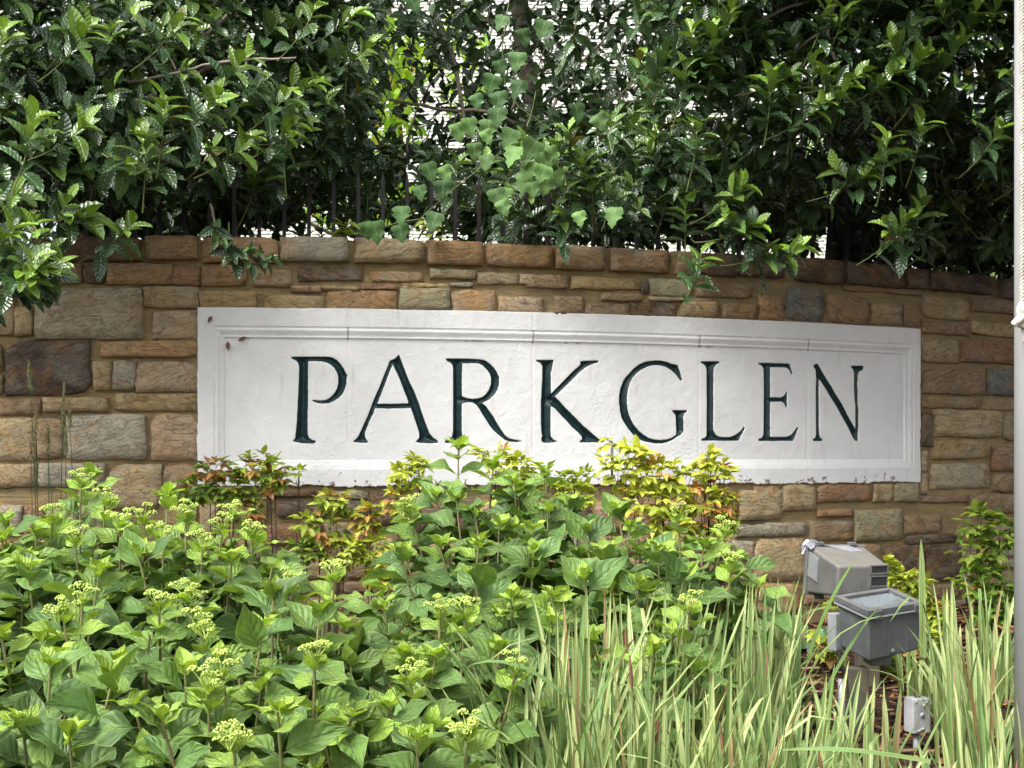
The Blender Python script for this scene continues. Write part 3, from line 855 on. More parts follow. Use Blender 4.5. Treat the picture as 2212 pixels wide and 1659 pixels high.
def build_panel():
    cell = 0.0036
    ns = int((PS1 - PS0) / cell)
    nz = int((PZ1 - PZ0) / cell)
    s1 = np.concatenate([[PS0], np.linspace(PS0, PS1, ns), [PS1]])
    z1 = np.concatenate([[PZ0], np.linspace(PZ0, PZ1, nz), [PZ1]])
    S, Z = np.meshgrid(s1, z1, indexing='ij')
    es = np.minimum(S - PS0, PS1 - S); ez = np.minimum(Z - PZ0, PZ1 - Z)
    nA = np.array([0.6 * noise.noise((x * 5, 0, 3)) + 0.5 * noise.noise((x * 26, 0, 9)) + 0.3 * noise.noise((x * 80, 0, 2)) for x in s1])
    nB = np.array([0.6 * noise.noise((z * 9, 5, 3)) + 0.5 * noise.noise((z * 40, 2, 9)) for z in z1])
    nT = np.array([0.5 * noise.noise((x * 4, 8, 3)) + 0.2 * noise.noise((x * 30, 8, 9)) for x in s1])
    Z2 = Z + np.clip(1 - (Z - PZ0) / 0.04, 0, 1) * nA[:, None] * 0.015 + np.clip(1 - (PZ1 - Z) / 0.04, 0, 1) * nT[:, None] * 0.006
    S2 = S + np.clip(1 - es / 0.03, 0, 1) * nB[None, :] * 0.006
    D = np.full(S.shape, 0.018)
    # moulded frame: distances inward from the edges give the outer and inner line
    aL, bL = 0.066, 0.101; aT, bT = 0.075, 0.117; aR, bR = 0.045, 0.092; aB, bB = 0.070, 0.098
    t = np.minimum.reduce([((S - PS0) - aL) / (bL - aL), ((PZ1 - Z) - aT) / (bT - aT), ((PS1 - S) - aR) / (bR - aR), ((Z - PZ0) - aB) / (bB - aB)])
    side = np.argmin(np.stack([((S - PS0) - aL) / (bL - aL), ((PZ1 - Z) - aT) / (bT - aT), ((PS1 - S) - aR) / (bR - aR), ((Z - PZ0) - aB) / (bB - aB)]), 0)
    prof_t = [-9, -0.08, 0.0, 0.08, 0.14, 0.3, 0.55, 0.72, 0.80, 0.88, 0.92, 1.0, 9]
    prof_d = [.018, .018, .0135, .0135, .0185, .018, .0135, .011, .0105, .0135, .0125, .0055, .0055]
    prof = np.interp(t, prof_t, prof_d)
    soft = np.interp(t, [-9, -.2, 1.1, 9], [.018, .018, .0055, .0055])
    wear = np.where(side == 3, 0.8, np.where(side == 0, 0.35, 0.0))
    D = prof * (1 - wear) + soft * wear
    # coarse trowelled surface, seams between the cast pieces
    nn = np.zeros(S.shape)
    st = 3
    cs, cz = s1[::st], z1[::st]
    co = np.array([[0.7 * noise.noise((x * 7, z * 7, 2)) + 0.45 * noise.noise((x * 24, z * 24, 5)) for z in cz] for x in cs])
    fi = np.interp(np.arange(len(s1)), np.arange(len(s1))[::st], np.arange(len(cs)))
    fj = np.interp(np.arange(len(z1)), np.arange(len(z1))[::st], np.arange(len(cz)))
    i0 = np.clip(fi.astype(int), 0, len(cs) - 2); j0 = np.clip(fj.astype(int), 0, len(cz) - 2)
    fx, fy = (fi - i0)[:, None], (fj - j0)[None]
    nn = (co[i0][:, j0] * (1 - fx) * (1 - fy) + co[i0 + 1][:, j0] * fx * (1 - fy) + co[i0][:, j0 + 1] * (1 - fx) * fy + co[i0 + 1][:, j0 + 1] * fx * fy)
    D = D + nn * 0.0015
    dirt = np.zeros(S.shape)
    for x, depth, z_lo, z_hi in ((752, .0022, -1, 9), (1150, .0024, -1, 9), (1508, .0018, -1, 9), (1742, .0024, -1, 9)):
        s_ = wall_sz(x, 800)[0]
        wob = np.array([0.003 * noise.noise((z * 12, x, 1)) for z in z1])
        D -= depth * np.exp(-((S - s_ - wob[None]) / 0.003) ** 2) * (0.6 + 0.8 * nB[None] ** 2)
        on = (t > -0.1) & (t < 1.1) & (side == 1)
        dirt += on * np.exp(-((S - s_ - wob[None]) / 0.0035) ** 2)
    dirt += (np.abs(t - 1.02) < 0.05) * (side == 1) * (nn > 0.28) * 0.6
    dirt += np.clip(1 - ez / 0.006, 0, 1) * np.clip(nT[:, None] * 2 + 0.2, 0, 1) * 0.8
    # carved letters
    cut = np.full(S.shape, 0.05)
    own = np.full(S.shape, -1)
    for k, (nm, (ox, oy, sc, loops)) in enumerate(LET.items()):
        L = []
        for lp in loops:
            L.append([wall_sz((ox + x * sc) / 1.8228, (oy + y * sc) / 1.8228, PANEL_D) for x, y in lp])
        allp = np.array([p for lp in L for p in lp])
        lo, hi = allp.min(0) - 0.02, allp.max(0) + 0.02
        i = np.nonzero((s1 > lo[0]) & (s1 < hi[0]))[0]; j = np.nonzero((z1 > lo[1]) & (z1 < hi[1]))[0]
        sl = np.ix_(i, j)
        d = sdf(L, S2[sl], Z2[sl])
        sub = cut[sl]; m = d < sub
        sub[m] = d[m]; cut[sl] = sub
        o_ = own[sl]; o_[d < 0.0022] = k; own[sl] = o_
    D = D - np.clip(-cut, 0, 1) * 0.95 - (cut < 0) * 0.0015
    D = np.maximum(D, -0.016)
    D[0, :] = D[-1, :] = -0.03; D[:, 0] = D[:, -1] = -0.03
    th = S2 / R
    V = np.stack([X0 + (R + D) * np.sin(th), YC - (R + D) * np.cos(th), Z2], -1).reshape(-1, 3)
    n1, n2 = S.shape
    ii, jj = np.meshgrid(np.arange(n1 - 1), np.arange(n2 - 1), indexing='ij')
    a_ = (ii * n2 + jj).ravel()
    Q = np.stack([a_, a_ + n2, a_ + n2 + 1, a_ + 1], 1)
    qo = own.ravel()[a_]
    tq, sq = t.ravel()[a_], side.ravel()[a_]
    mould = (tq > -0.1) & (tq < 1.05) & (qo < 0)
    cutf, dirtf = cut.ravel(), dirt.ravel()

    def sub(name, mask, parent, **k):
        q = Q[mask]
        u, inv = np.unique(q, return_inverse=True)
        me = np_mesh(name, V[u], inv.reshape(q.shape), M_PANEL, None, {'cut': cutf[u], 'dirt': dirtf[u]})
        o = put(name, me, parent)
        for a, b in k.items(): o[a] = b
        return o

    pan = sub('sign_panel', (qo < 0) & ~mould, wall, label='white painted name panel')
    # a sub-part's parent is an object at the wall root's offset: undo both
    for k, nm in enumerate(LET):
        o = sub('letter', qo == k, None, label='dark green carved letter ' + nm)
        o.parent = pan; o.matrix_basis = Matrix()
    for k in range(4):
        o = sub('moulding', mould & (sq == k), None)
        o.parent = pan; o.matrix_basis = Matrix()


build_panel()

# brown leaf bits stuck to the panel
for (x, y, L_, an, lab) in ((450, 697, .030, 1.1, 'tiny brown dry leaf stuck near the top corner of the white panel above the moulding'),
                            (515, 737, .034, .5, 'torn brown dry leaf stuck just under the moulding of the white panel'),
                            (494, 757, .036, 1.7, 'slim brown dry leaf stuck in the inner corner of the white panel beside the frame')):
    s_, z_ = wall_sz(x, y, 0.02)
    mb = MB()
    prof = [(0, .02), (.3, .2), (.6, .24), (.85, .12), (1, .01)]
    V_, Q_, U_ = leaf_template(prof, (0, 1), 0.5, 0.3)
    me = single('dry_leaf', (V_, Q_, U_), M_DRY)
    nrm = W(s_, z_, 1) - W(s_, z_, 0)
    d = Vector((math.cos(an), 0, math.sin(an)))
    o = put('dry_leaf', me, None, frame(W(s_, z_, 0.024), d, nrm, L_))
    tag(o, lab, 'dry leaf', 'dry leaves stuck on the white panel')

# ------------------------------------------------------------------ iron fence on top of the wall
fence = thing('iron_fence', 'black iron picket fence standing on top of the stone wall behind the leaves', 'fence', W(1.8, ZTOP, -0.2))
pm = MB(); pm.box((0, 0, 0.14), (.0075, .0075, .14)); pm.hexa([(-.0075, -.0075, .28), (.0075, -.0075, .28), (.0075, .0075, .28), (-.0075, .0075, .28), (-.001, -.001, .32), (.001, -.001, .32), (.001, .001, .32), (-.001, .001, .32)]); picket = pm.mesh('picket', M_IRON)
s = S_MIN + 0.05
while s < S_MAX:
    M = Matrix.Translation(W(s, ZTOP - 0.01, -0.2)) @ Matrix.Rotation(s / R, 4, 'Z')
    put('picket', picket, fence, M)
    s += 0.1015
for zz in (0.02,):
    mb = MB()
    ss = np.linspace(S_MIN, S_MAX, 60)
    if zz > 0.1:
        for k in range(59):
            mb.tube([W(ss[k], ZTOP + zz, -0.2), W(ss[k + 1], ZTOP + zz, -0.2)], 0.014, 4)
        put('rail', mb.mesh('rail', M_IRON), fence)

# ------------------------------------------------------------------ lawn and house behind
lx = list(np.linspace(-3.0, 3.4, 24))
lx = [-60, -30, -14, -6] + lx + [6, 12, 30, 60]
mb = MB()
ks = [0, .4, 1, 2, 4, 7, 11, 16, 22.5, 40, 80]


def wy(X):
    x = min(max(X, -4.2), 3.6)
    return YC - math.sqrt((R - 0.2) ** 2 - (x - X0) ** 2)


def lawn_z(Y):
    return EYE + 0.52 + max(0, min(Y - 5.6, 23)) * 0.15


for X in lx:
    for k in ks:
        Y = wy(X) + k
        mb.v.append((X, Y, lawn_z(Y) + (0.12 * noise.noise((X * .4, Y * .4, 0)) if k > 1 else 0)))
n = len(ks)
for i in range(len(lx) - 1):
    for j in range(n - 1):
        a_ = i * n + j
        mb.f.append((a_, a_ + n, a_ + n + 1, a_ + 1))
tag(put('lawn', mb.mesh('lawn', lawn_mat(), True)), kind='structure')

HY = 28.5
house = thing('white_house', 'white painted brick house glimpsed through the gaps in the leaves', 'house', (0.5, HY + 3, EYE + 3))
mb = MB(); mb.box((-0.5, HY + 4, EYE + 7), (7.2, 4, 4.6)); put('wall', mb.mesh('wall', M_JOINT), house)
mb = MB()
mb.add([(-8, HY - .3, EYE + 11.6), (7, HY - .3, EYE + 11.6), (7, HY + 8.3, EYE + 11.6), (-8, HY + 8.3, EYE + 11.6), (-8, HY + 4, EYE + 14.6), (7, HY + 4, EYE + 14.6)],
       [(0, 1, 5, 4), (3, 4, 5, 2), (0, 4, 3), (1, 2, 5), (0, 3, 2, 1)])
put('roof', mb.mesh('roof', plain('roof_slate', (0.07, 0.07, 0.075), 0.8, nscale=6)), house)
B = []
row = 0
z = EYE + 3.9
while z < EYE + 10.6:
    x = -7.6 + (0.107 if row % 2 else 0)
    while x < 6.5:
        B.append((x, z)); x += 0.214
    z += 0.0715; row += 1
B = np.array(B)
bt = np.array([(i, j, k) for i in (0, 1) for j in (0, 1) for k in (0, 1)], float)
bq = np.array([(0, 1, 5, 4), (0, 4, 6, 2), (1, 3, 7, 5), (0, 2, 3, 1), (4, 5, 7, 6)])
Vb = np.empty((len(B), 8, 3))
jit = np.random.uniform(-.002, .002, len(B))
Vb[:, :, 0] = B[:, 0, None] + bt[None, :, 0] * 0.202
Vb[:, :, 1] = HY - 0.003 + jit[:, None] + bt[None, :, 1] * 0.02
Vb[:, :, 2] = B[:, 1, None] + bt[None, :, 2] * 0.060
Qb = (bq[None] + (np.arange(len(B)) * 8)[:, None, None]).reshape(-1, 4)
o = put('brick', np_mesh('brick', Vb.reshape(-1, 3), Qb, M_BRICKP, smooth=False), house); o['kind'] = 'stuff'

# ------------------------------------------------------------------ leaf templates
hp = [(0, .02), (.10, .07), (.25, .19), (.33, .175), (.45, .245), (.53, .20), (.66, .235), (.74, .165), (.86, .15), (1.0, .004)]
hp2 = [(0, .02), (.12, .10), (.3, .20), (.5, .235), (.7, .20), (.86, .12), (1.0, .004)]
T_HOLLY = [leaf_template(hp, (0, 1), .45, .20), leaf_template(hp, (0, 1), .75, .34), leaf_template(hp2, (0, 1), .55, .12), leaf_template(hp2, (0, 1), .3, .45)]
hl3 = [(0, .03), (.3, .2), (.62, .22), (1.0, .004)]
T_LOOSE = [leaf_template(hl3, (0, 1), .5, .3), leaf_template(hl3, (0, 1), .25, .1)]
hy = [(0, .014), (.10, .012), (.16, .06), (.28, .205), (.40, .27), (.52, .275), (.64, .235), (.76, .165), (.87, .085), (.94, .035), (1.0, .004)]
T_HYDR = [leaf_template(hy, (0, .5, 1), .35, .20, .25, .016), leaf_template(hy, (0, .5, 1), .22, .38, .35, .016), leaf_template(hy, (0, .5, 1), .55, .10, .3, .016),
          leaf_template(hy, (0, .5, 1), .15, .55, .5, .016), leaf_template(hy, (0, .5, 1), .45, .28, -.4, .02), leaf_template(hy, (0, .5, 1), .8, .3, .35, .01)]
na = [(0, .01), (.12, .09), (.32, .24), (.5, .27), (.7, .20), (.88, .08), (1.0, .003)]
T_NAND = [leaf_template(na, (0, 1), .3, .2), leaf_template(na, (0, 1), .6, .45), leaf_template(na, (0, 1), .4, -.1)]
bl = [(0, .5), (.1, .5), (.25, .5), (.4, .5), (.55, .5), (.7, .46), (.82, .38), (.92, .22), (1.0, .015)]


def blade_template(bend, kink=None, twist=0.0):
    V, U = [], []
    ang, x, z = 0.0, 0.0, 0.0
    prev = 0
    for i, (t, w) in enumerate(bl):
        dt = t - prev; prev = t
        a_ = bend * t * t if kink is None else (bend * t * 0.3 + (kink[1] * min(1, max(0, (t - kink[0]) / 0.22)) if t > kink[0] else 0))
        x += dt * math.cos(a_); z -= dt * math.sin(a_)
        for c in (-1, 0, 1):
            tw = twist * t
            V.append((x + (math.sin(a_) * 0), c * w * math.cos(tw), z + c * w * 0.02 * math.sin(tw) - (0.0 if c else 0.004)))
            U.append((t, .5 + .5 * c))
    Q = [(i * 3 + j, (i + 1) * 3 + j, (i + 1) * 3 + j + 1, i * 3 + j + 1) for i in range(len(bl) - 1) for j in range(2)]
    return np.array(V), np.array(Q), np.array(U)


T_BLADE = [blade_template(.05), blade_template(.3), blade_template(.7), blade_template(.45, None, .9), blade_template(1.5), blade_template(.3, (.62, 2.3)), blade_template(.4, (.74, 1.8))]
ml = [(0, .02), (.06, .02), (.10, .20), (.18, .42), (.26, .30), (.36, .28), (.46, .46), (.56, .30), (.70, .20), (.80, .22), (1.0, .01)]
T_MAPLE = [leaf_template(ml, (0, 1), .1, .2), leaf_template(ml, (0, 1), .35, .3)]
vn = [(0, .30), (.06, .40), (.16, .47), (.30, .50), (.38, .36), (.50, .49), (.60, .33), (.70, .22), (.80, .24), (.90, .10), (1.0, .01)]
T_VINE = [leaf_template(vn, (0, .5, 1), .15, .22, .15), leaf_template(vn, (0, .5, 1), .05, .35, .25)]


def meshes(name, T, mat):
    return [single(name, t, mat) for t in T]


MS_HOLLY, MS_HYDR, MS_NAND = meshes('holly_leaf', T_HOLLY, M_HOLLY), meshes('hydrangea_leaf', T_HYDR, M_HYDR), meshes('nandina_leaf', T_NAND, M_NAND)
MS_BLADE, MS_MAPLE, MS_VINE, MS_IVY = meshes('iris_blade', T_BLADE, M_IRIS), meshes('maple_leaf', T_MAPLE, M_MAPLE), meshes('vine_leaf', T_VINE, M_VINE), meshes('ivy_leaf', T_VINE, M_IVY)
UP = Vector((0, 0, 1))


# ------------------------------------------------------------------ holly trees
class Holly:
    def __init__(s, name, label, base, group='holly trees behind the wall'):
        s.root = thing(name, label, 'holly tree', base, group)
        s.m, s.t = [], []
        s.tw = MB(); s.br = MB()

    def sprig(s, p, axis, n=12, L=0.085, young=0.5, length=0.16, curve=0.25):
        a_ = axis.normalized()
        side = a_.cross(UP)
        if side.length < .05: side = Vector((1, 0, 0))
        side.normalize(); up2 = side.cross(a_)
        start = p - a_ * length
        pts = [start + a_ * length * t + up2 * curve * length * (t * t) for t in (0, .33, .66, 1.0)]
        s.tw.tube([start - a_ * .05] + pts, [.0030, .0028, .0026, .0022, .0015], 3, False)
        ph = random.random() * 6.28
        for i in range(n):
            t = 0.15 + 0.85 * (i / (n - 1)) ** 0.8
            k = min(2, int(t * 3)); ft = t * 3 - k
            pos = pts[k] * (1 - ft) + pts[k + 1] * ft
            ax = (pts[min(k + 1, 3)] - pts[k]).normalized()
            ph += 2.4 + random.uniform(-.3, .3)
            rad = side * math.cos(ph) + up2 * math.sin(ph)
            op = math.radians(78 - 45 * t + random.uniform(-12, 12))
            l0 = L * 1.17
            d = ax * math.cos(op) + rad * math.sin(op) + Vector((0, 0, -0.10))
            nr = ax * 0.75 + UP * 0.75 + Vector((0, -.35, 0)) + rv(.25)
            l = l0 * random.uniform(.8, 1.12) * (1.0 if t < .8 else 0.78)
            y = max(0.0, min(1.0, young * (t - .55) * 2.4 + random.uniform(-.12, .1))) if t > .55 else random.uniform(0, .08)
            s.m.append(frame(pos, d, nr, l)); s.t.append((random.random() * .8 + .1, y, 0.0 if random.random() > .01 else .8))

    def loose(s, p, L=.08):
        s.lm = getattr(s, 'lm', []); s.lt = getattr(s, 'lt', [])
        d = rv().normalized(); d.z -= .3
        s.lm.append(np.array(frame(p, d, UP * .6 + rv(.8) + Vector((0, -.3, 0)), L * random.uniform(.7, 1.1))))
        s.lt.append((random.random() * .6, random.uniform(0, .08), 0))

    def loose_(s, p, L=.08):
        d = rv().normalized(); d.z -= .3
        s.m.append(frame(p, d, UP * .6 + rv(.8), L * random.uniform(.7, 1.1)))
        s.t.append((random.random() * .6, random.uniform(0, .08), 0))

    def branch(s, pts, r0, r1, mat='tw'):
        pts = [Vector(p) for p in pts]
        for it in range(3):
            q = [pts[0]]
            for a_, b_ in zip(pts[:-1], pts[1:]):
                w_ = (b_ - a_).length * .05
                q += [a_.lerp(b_, .27) + rv(w_ * .7), a_.lerp(b_, .73) + rv(w_ * .7)]
            pts = q + [pts[-1]]
        n_ = len(pts)
        s.br.tube(pts, [r0 + (r1 - r0) * i / (n_ - 1) for i in range(n_)], 6, False)

    def finish(s):
        emit(s.root, s.m, s.t, MS_HOLLY, T_HOLLY, M_HOLLY)
        o = put('foliage', leaves_mesh('foliage', T_LOOSE, s.lm, s.lt, M_HOLLY), s.root, None, (0, 0, 0, 1)); o['kind'] = 'stuff'
        o = put('twig', s.tw.mesh('twig', M_GTWIG, True), s.root); o['kind'] = 'stuff'
        put('branch', s.br.mesh('branch', M_TWIG, True), s.root)


def inpoly(x, y, P):
    c = False
    for i in range(len(P)):
        (x1, y1), (x2, y2) = P[i], P[i - 1]
        if (y1 > y) != (y2 > y) and x < (x2 - x1) * (y - y1) / (y2 - y1) + x1: c = not c
    return c


def sample(P, n_):
    xs, ys = [p[0] for p in P], [p[1] for p in P]
    out = []
    while len(out) < n_:
        x, y = random.uniform(min(xs), max(xs)), random.uniform(min(ys), max(ys))
        if inpoly(x, y, P): out.append((x, y))
    return out


# the tree at the photograph's near end
hl = Holly('holly_tree', 'holly tree at the near end of the wall, its lowest boughs hanging over the coping', (-1.6, 6.3, EYE + .5))
PL = [(-500, -900), (700, -900), (800, -200), (815, 60), (830, 190), (770, 290), (660, 350), (560, 430), (430, 470), (150, 480), (-500, 520)]
for x, y in sample(PL, 1350):
    Y = 4.55 + .55 * max(0, x) / 800 + random.random() ** 1.5 * .7 + (0.35 if y > 360 else 0)
    if y > 400 and Y < 5.35: Y += .7
    if y < -120: Y = max(Y, 5.5) + random.random() * .8
    ax = Vector((random.uniform(-.2, 1.0), random.uniform(-1.0, -.1), random.uniform(-.15, .65)))
    hl.sprig(at(x, y, Y), ax, random.choice([9, 11, 13]), random.uniform(.07, .095), random.choice([.1, .3, .6, 1.2]), random.uniform(.12, .22))
for x, y in sample(PL, 11000):
    hl.loose(at(x, y, random.uniform(5.5, 7.4)), .1)
for x, y in sample([(150, 380), (560, 370), (540, 495), (150, 500)], 2200):
    hl.loose(at(x, y, random.uniform(5.7, 7.2)), .08)
PL2 = [(-400, 420), (40, 430), (150, 470), (120, 560), (100, 640), (-400, 690)]
for x, y in sample(PL2, 46):
    hl.sprig(at(x, y, random.uniform(4.15, 4.6)), Vector((random.uniform(.2, 1), -.6, random.uniform(-.3, .5))), 12, .09, 1.1, .18)
for (x, y, Y, dx, dz, nn_, L_) in ((200, 90, 4.4, 1, .5, 16, .095), (400, 70, 4.5, 1, .5, 14, .09), (540, 150, 4.6, 1, .45, 14, .09), (365, 225, 4.4, .3, 1, 15, .09),
                                (480, 240, 4.45, 1, .4, 15, .09), (90, 270, 4.2, .6, .9, 14, .1), (190, 300, 4.3, 1, .2, 12, .09), (545, 330, 4.6, 1, .3, 14, .09),
                                (320, 300, 4.45, .2, 1, 13, .09), (285, 380, 4.5, .4, -.3, 12, .09), (640, 300, 4.8, 1, .3, 13, .085), (690, 200, 4.8, 1, .3, 14, .085),
                                (640, 215, 4.7, 1, .5, 12, .085), (190, 500, 4.45, 1, -.35, 13, .1), (290, 515, 4.5, 1, .3, 13, .085), (30, 530, 4.2, .8, .4, 14, .095),
                                (140, 600, 4.25, 1, .3, 13, .08), (160, 460, 4.45, .8, .5, 12, .09), (90, 500, 4.3, .6, .7, 12, .09), (50, 620, 4.2, .3, -.6, 10, .08),
                                (770, 60, 4.9, 1, .2, 12, .08), (800, 130, 5.0, 1, .2, 12, .08), (20, 80, 4.3, .5, .8, 12, .09), (700, 30, 4.8, .8, .6, 12, .08)):
    hl.sprig(at(x, y, Y), Vector((dx, -.45, dz)), nn_, L_, 1.7, .2)
# the sprig that hangs down in front of the coping
hl.branch([at(455, 440, 5.0), at(462, 490, 4.98), at(478, 530, 4.95), at(500, 552, 4.95)], .004, .0025)
for (x, y, dx, dz) in ((470, 520, .2, -1), (497, 556, .1, -1), (520, 560, .8, -.2), (585, 573, 1, -.12), (550, 560, 1, .1)):
    hl.sprig(at(x, y, 4.95), Vector((dx, -.3, dz)), 9, .062, .3, .09)
for P_, r in (([(180, 130), (230, 185), (360, 165), (500, 125), (640, 125)], .008), ([(180, 155), (205, 205), (215, 200)], .006), ([(15, 400), (30, 430), (45, 470)], .007), ([(270, 0), (330, 60), (380, 150)], .006)):
    hl.branch([at(x, y, 4.9) for x, y in P_], r * .8, r * .5)
for k in range(9):
    x = random.uniform(-200, 700)
    hl.branch([Vector((-1.6, 6.2, EYE + .6)), at(x * .6 - 50, 250, 5.9), at(x, random.uniform(-50, 300), 5.0)], .03, .008)
hl.branch([Vector((-1.6, 6.3, EYE + .4)), Vector((-1.55, 6.3, EYE + 1.6)), Vector((-1.5, 6.2, EYE + 3))], .09, .06)
hl.finish()

# the dark, open tree in the middle
hm = Holly('holly_tree', 'thin dark holly in the gap between two dense hollies, white house showing through', (0.15, 7.1, EYE + .6))
PM = [(760, -600), (1480, -600), (1450, 100), (1400, 300), (1380, 500), (1010, 515), (960, 470), (900, 340), (820, 330), (760, 400), (560, 500), (540, 470), (640, 400), (760, 300)]
for x, y in sample(PM, 330):
    dens = 1.0
    if 800 < x < 960 and 90 < y < 330: dens = .4
    if y < 120 and 930 < x: dens = 1.0
    if random.random() > dens: continue
    hm.sprig(at(x, y, random.uniform(5.9, 7.3)), rv() + Vector((0, -.3, .2)), random.choice([8, 10, 12]), random.uniform(.075, .09), .15, .2)
for x, y in sample([(930, -500), (1480, -500), (1450, 260), (1300, 330), (1040, 240), (940, 120)], 1900):
    hm.loose(at(x, y, random.uniform(6.0, 7.6)), .085)
for x, y in sample([(1000, 280), (1420, 200), (1420, 520), (1040, 510)], 1500):
    hm.loose(at(x, y, random.uniform(5.8, 7.2)), .085)
for x, y in sample([(160, 380), (760, 300), (900, 360), (800, 420), (600, 470), (160, 500)], 900):
    hm.loose(at(x, y, random.uniform(5.7, 7.0)), .08)
for x, y in sample([(1060, 330), (1420, 240), (1440, 480), (1100, 500)], 34):
    hm.sprig(at(x, y, random.uniform(5.2, 5.7)), Vector((random.uniform(-.8, .8), -.8, random.uniform(-.2, .8))), 12, .08, .7, .16)
for (x, y) in ((1000, 360), (1060, 355), (1225, 290), (1250, 350), (1210, 320), (1280, 400)):
    hm.sprig(at(x, y, 5.2), Vector((random.uniform(-.3, .6), -.6, .8)), 13, .08, .8, .16)
for P_, r in (([(1160, 300), (1060, 235), (960, 240), (840, 215)], .012), ([(940, 20), (990, 140), (1010, 300)], .014), ([(1180, 250), (1230, 160), (1330, 60)], .009), ([(1010, 440), (1080, 300), (1120, 200)], .01),
              ([(930, 490), (1000, 400), (1100, 380)], .007), ([(1000, 500), (1090, 455), (1200, 440)], .008), ([(880, 330), (890, 240), (960, 150)], .006)):
    hm.branch([at(x, y, 6.3) for x, y in P_], r, r * .5)
for k in range(60):
    x, y = random.uniform(820, 1440), random.uniform(-50, 480)
    a_ = random.uniform(-.9, .9)
    hm.branch([at(x, y, 6.4), at(x + 60 * math.sin(a_), y - 60 * math.cos(a_), 6.5), at(x + 130 * math.sin(a_ * 1.2), y - 110 * math.cos(a_), 6.6)], .004, .0018)
for x, y in sample([(560, 370), (820, 300), (1000, 340), (1000, 500), (900, 505), (560, 500)], 95):
    hm.sprig(at(x, y, random.uniform(5.6, 6.6)), rv() + Vector((0, -.4, .1)), 9, .07, .2, .16)
for x, y in sample([(760, -100), (960, -100), (980, 340), (760, 340)], 260):
    hm.loose(at(x, y, random.uniform(6.2, 7.4)), .085)
hm.branch([Vector((0.15, 7.1, EYE + .5)), Vector((0.12, 7.1, EYE + 1.4)), Vector((0.0, 7.0, EYE + 2.6))], .06, .04)
hm.finish()

# the large tree over the far end
TRX = at(1828, 540, 7.0)
hr = Holly('holly_tree', 'large dense holly with a thick dark trunk behind the shaded far end of the wall', (TRX.x, 7.0, EYE + .6))
PR = [(1400, -900), (2900, -900), (2900, 500), (2200, 430), (2060, 300), (1880, 280), (1740, 300), (1640, 420), (1560, 470), (1440, 440), (1380, 260), (1380, 60)]
for x, y in sample(PR, 1400):
    Y = 4.95 + random.random() ** 1.4 * 1.1 + (.35 if y > 250 else 0)
    ax = Vector((random.uniform(-.9, .9), random.uniform(-1.0, -.1), random.uniform(-.2, 1.0)))
    hr.sprig(at(x, y, Y), ax, random.choice([9, 11, 13]), random.uniform(.075, .10), random.choice([.1, .3, .5, 1.0]), random.uniform(.12, .2))
for x, y in sample(PR, 12000):
    if x < 1720 and y > 60 and random.random() < .5: continue
    hr.loose(at(x, y, random.uniform(6.2, 8.2)), .1)
for x, y in sample([(1400, 260), (2230, 260), (2230, 560), (1880, 545), (1500, 520)], 3600):
    if abs(x - 1828) < 70 and y > 400 and random.random() < .8: continue
    hr.loose(at(x, y, random.uniform(6.3, 8.0)), .075)
for x, y in sample([(1000, 400), (1400, 330), (2230, 330), (2230, 560), (1900, 545), (1500, 525), (1000, 510)], 190):
    if abs(x - 1828) < 60 and random.random() < .8: continue
    hr.sprig(at(x, y, random.uniform(5.75, 6.8)), rv() + Vector((0, -.5, .1)), 10, .075, .3, .17)
for x, y in sample([(1850, 480), (2260, 480), (2260, 600), (1850, 575)], 900):
    hr.loose(at(x, y, random.uniform(6.5, 7.4)), .08)
for x, y in sample([(1000, 400), (1400, 330), (2230, 330), (2230, 560), (1900, 545), (1500, 525), (1000, 510)], 3200):
    if abs(x - 1828) < 60 and random.random() < .8: continue
    hr.loose(at(x, y, random.uniform(6.4, 7.8)), .08)
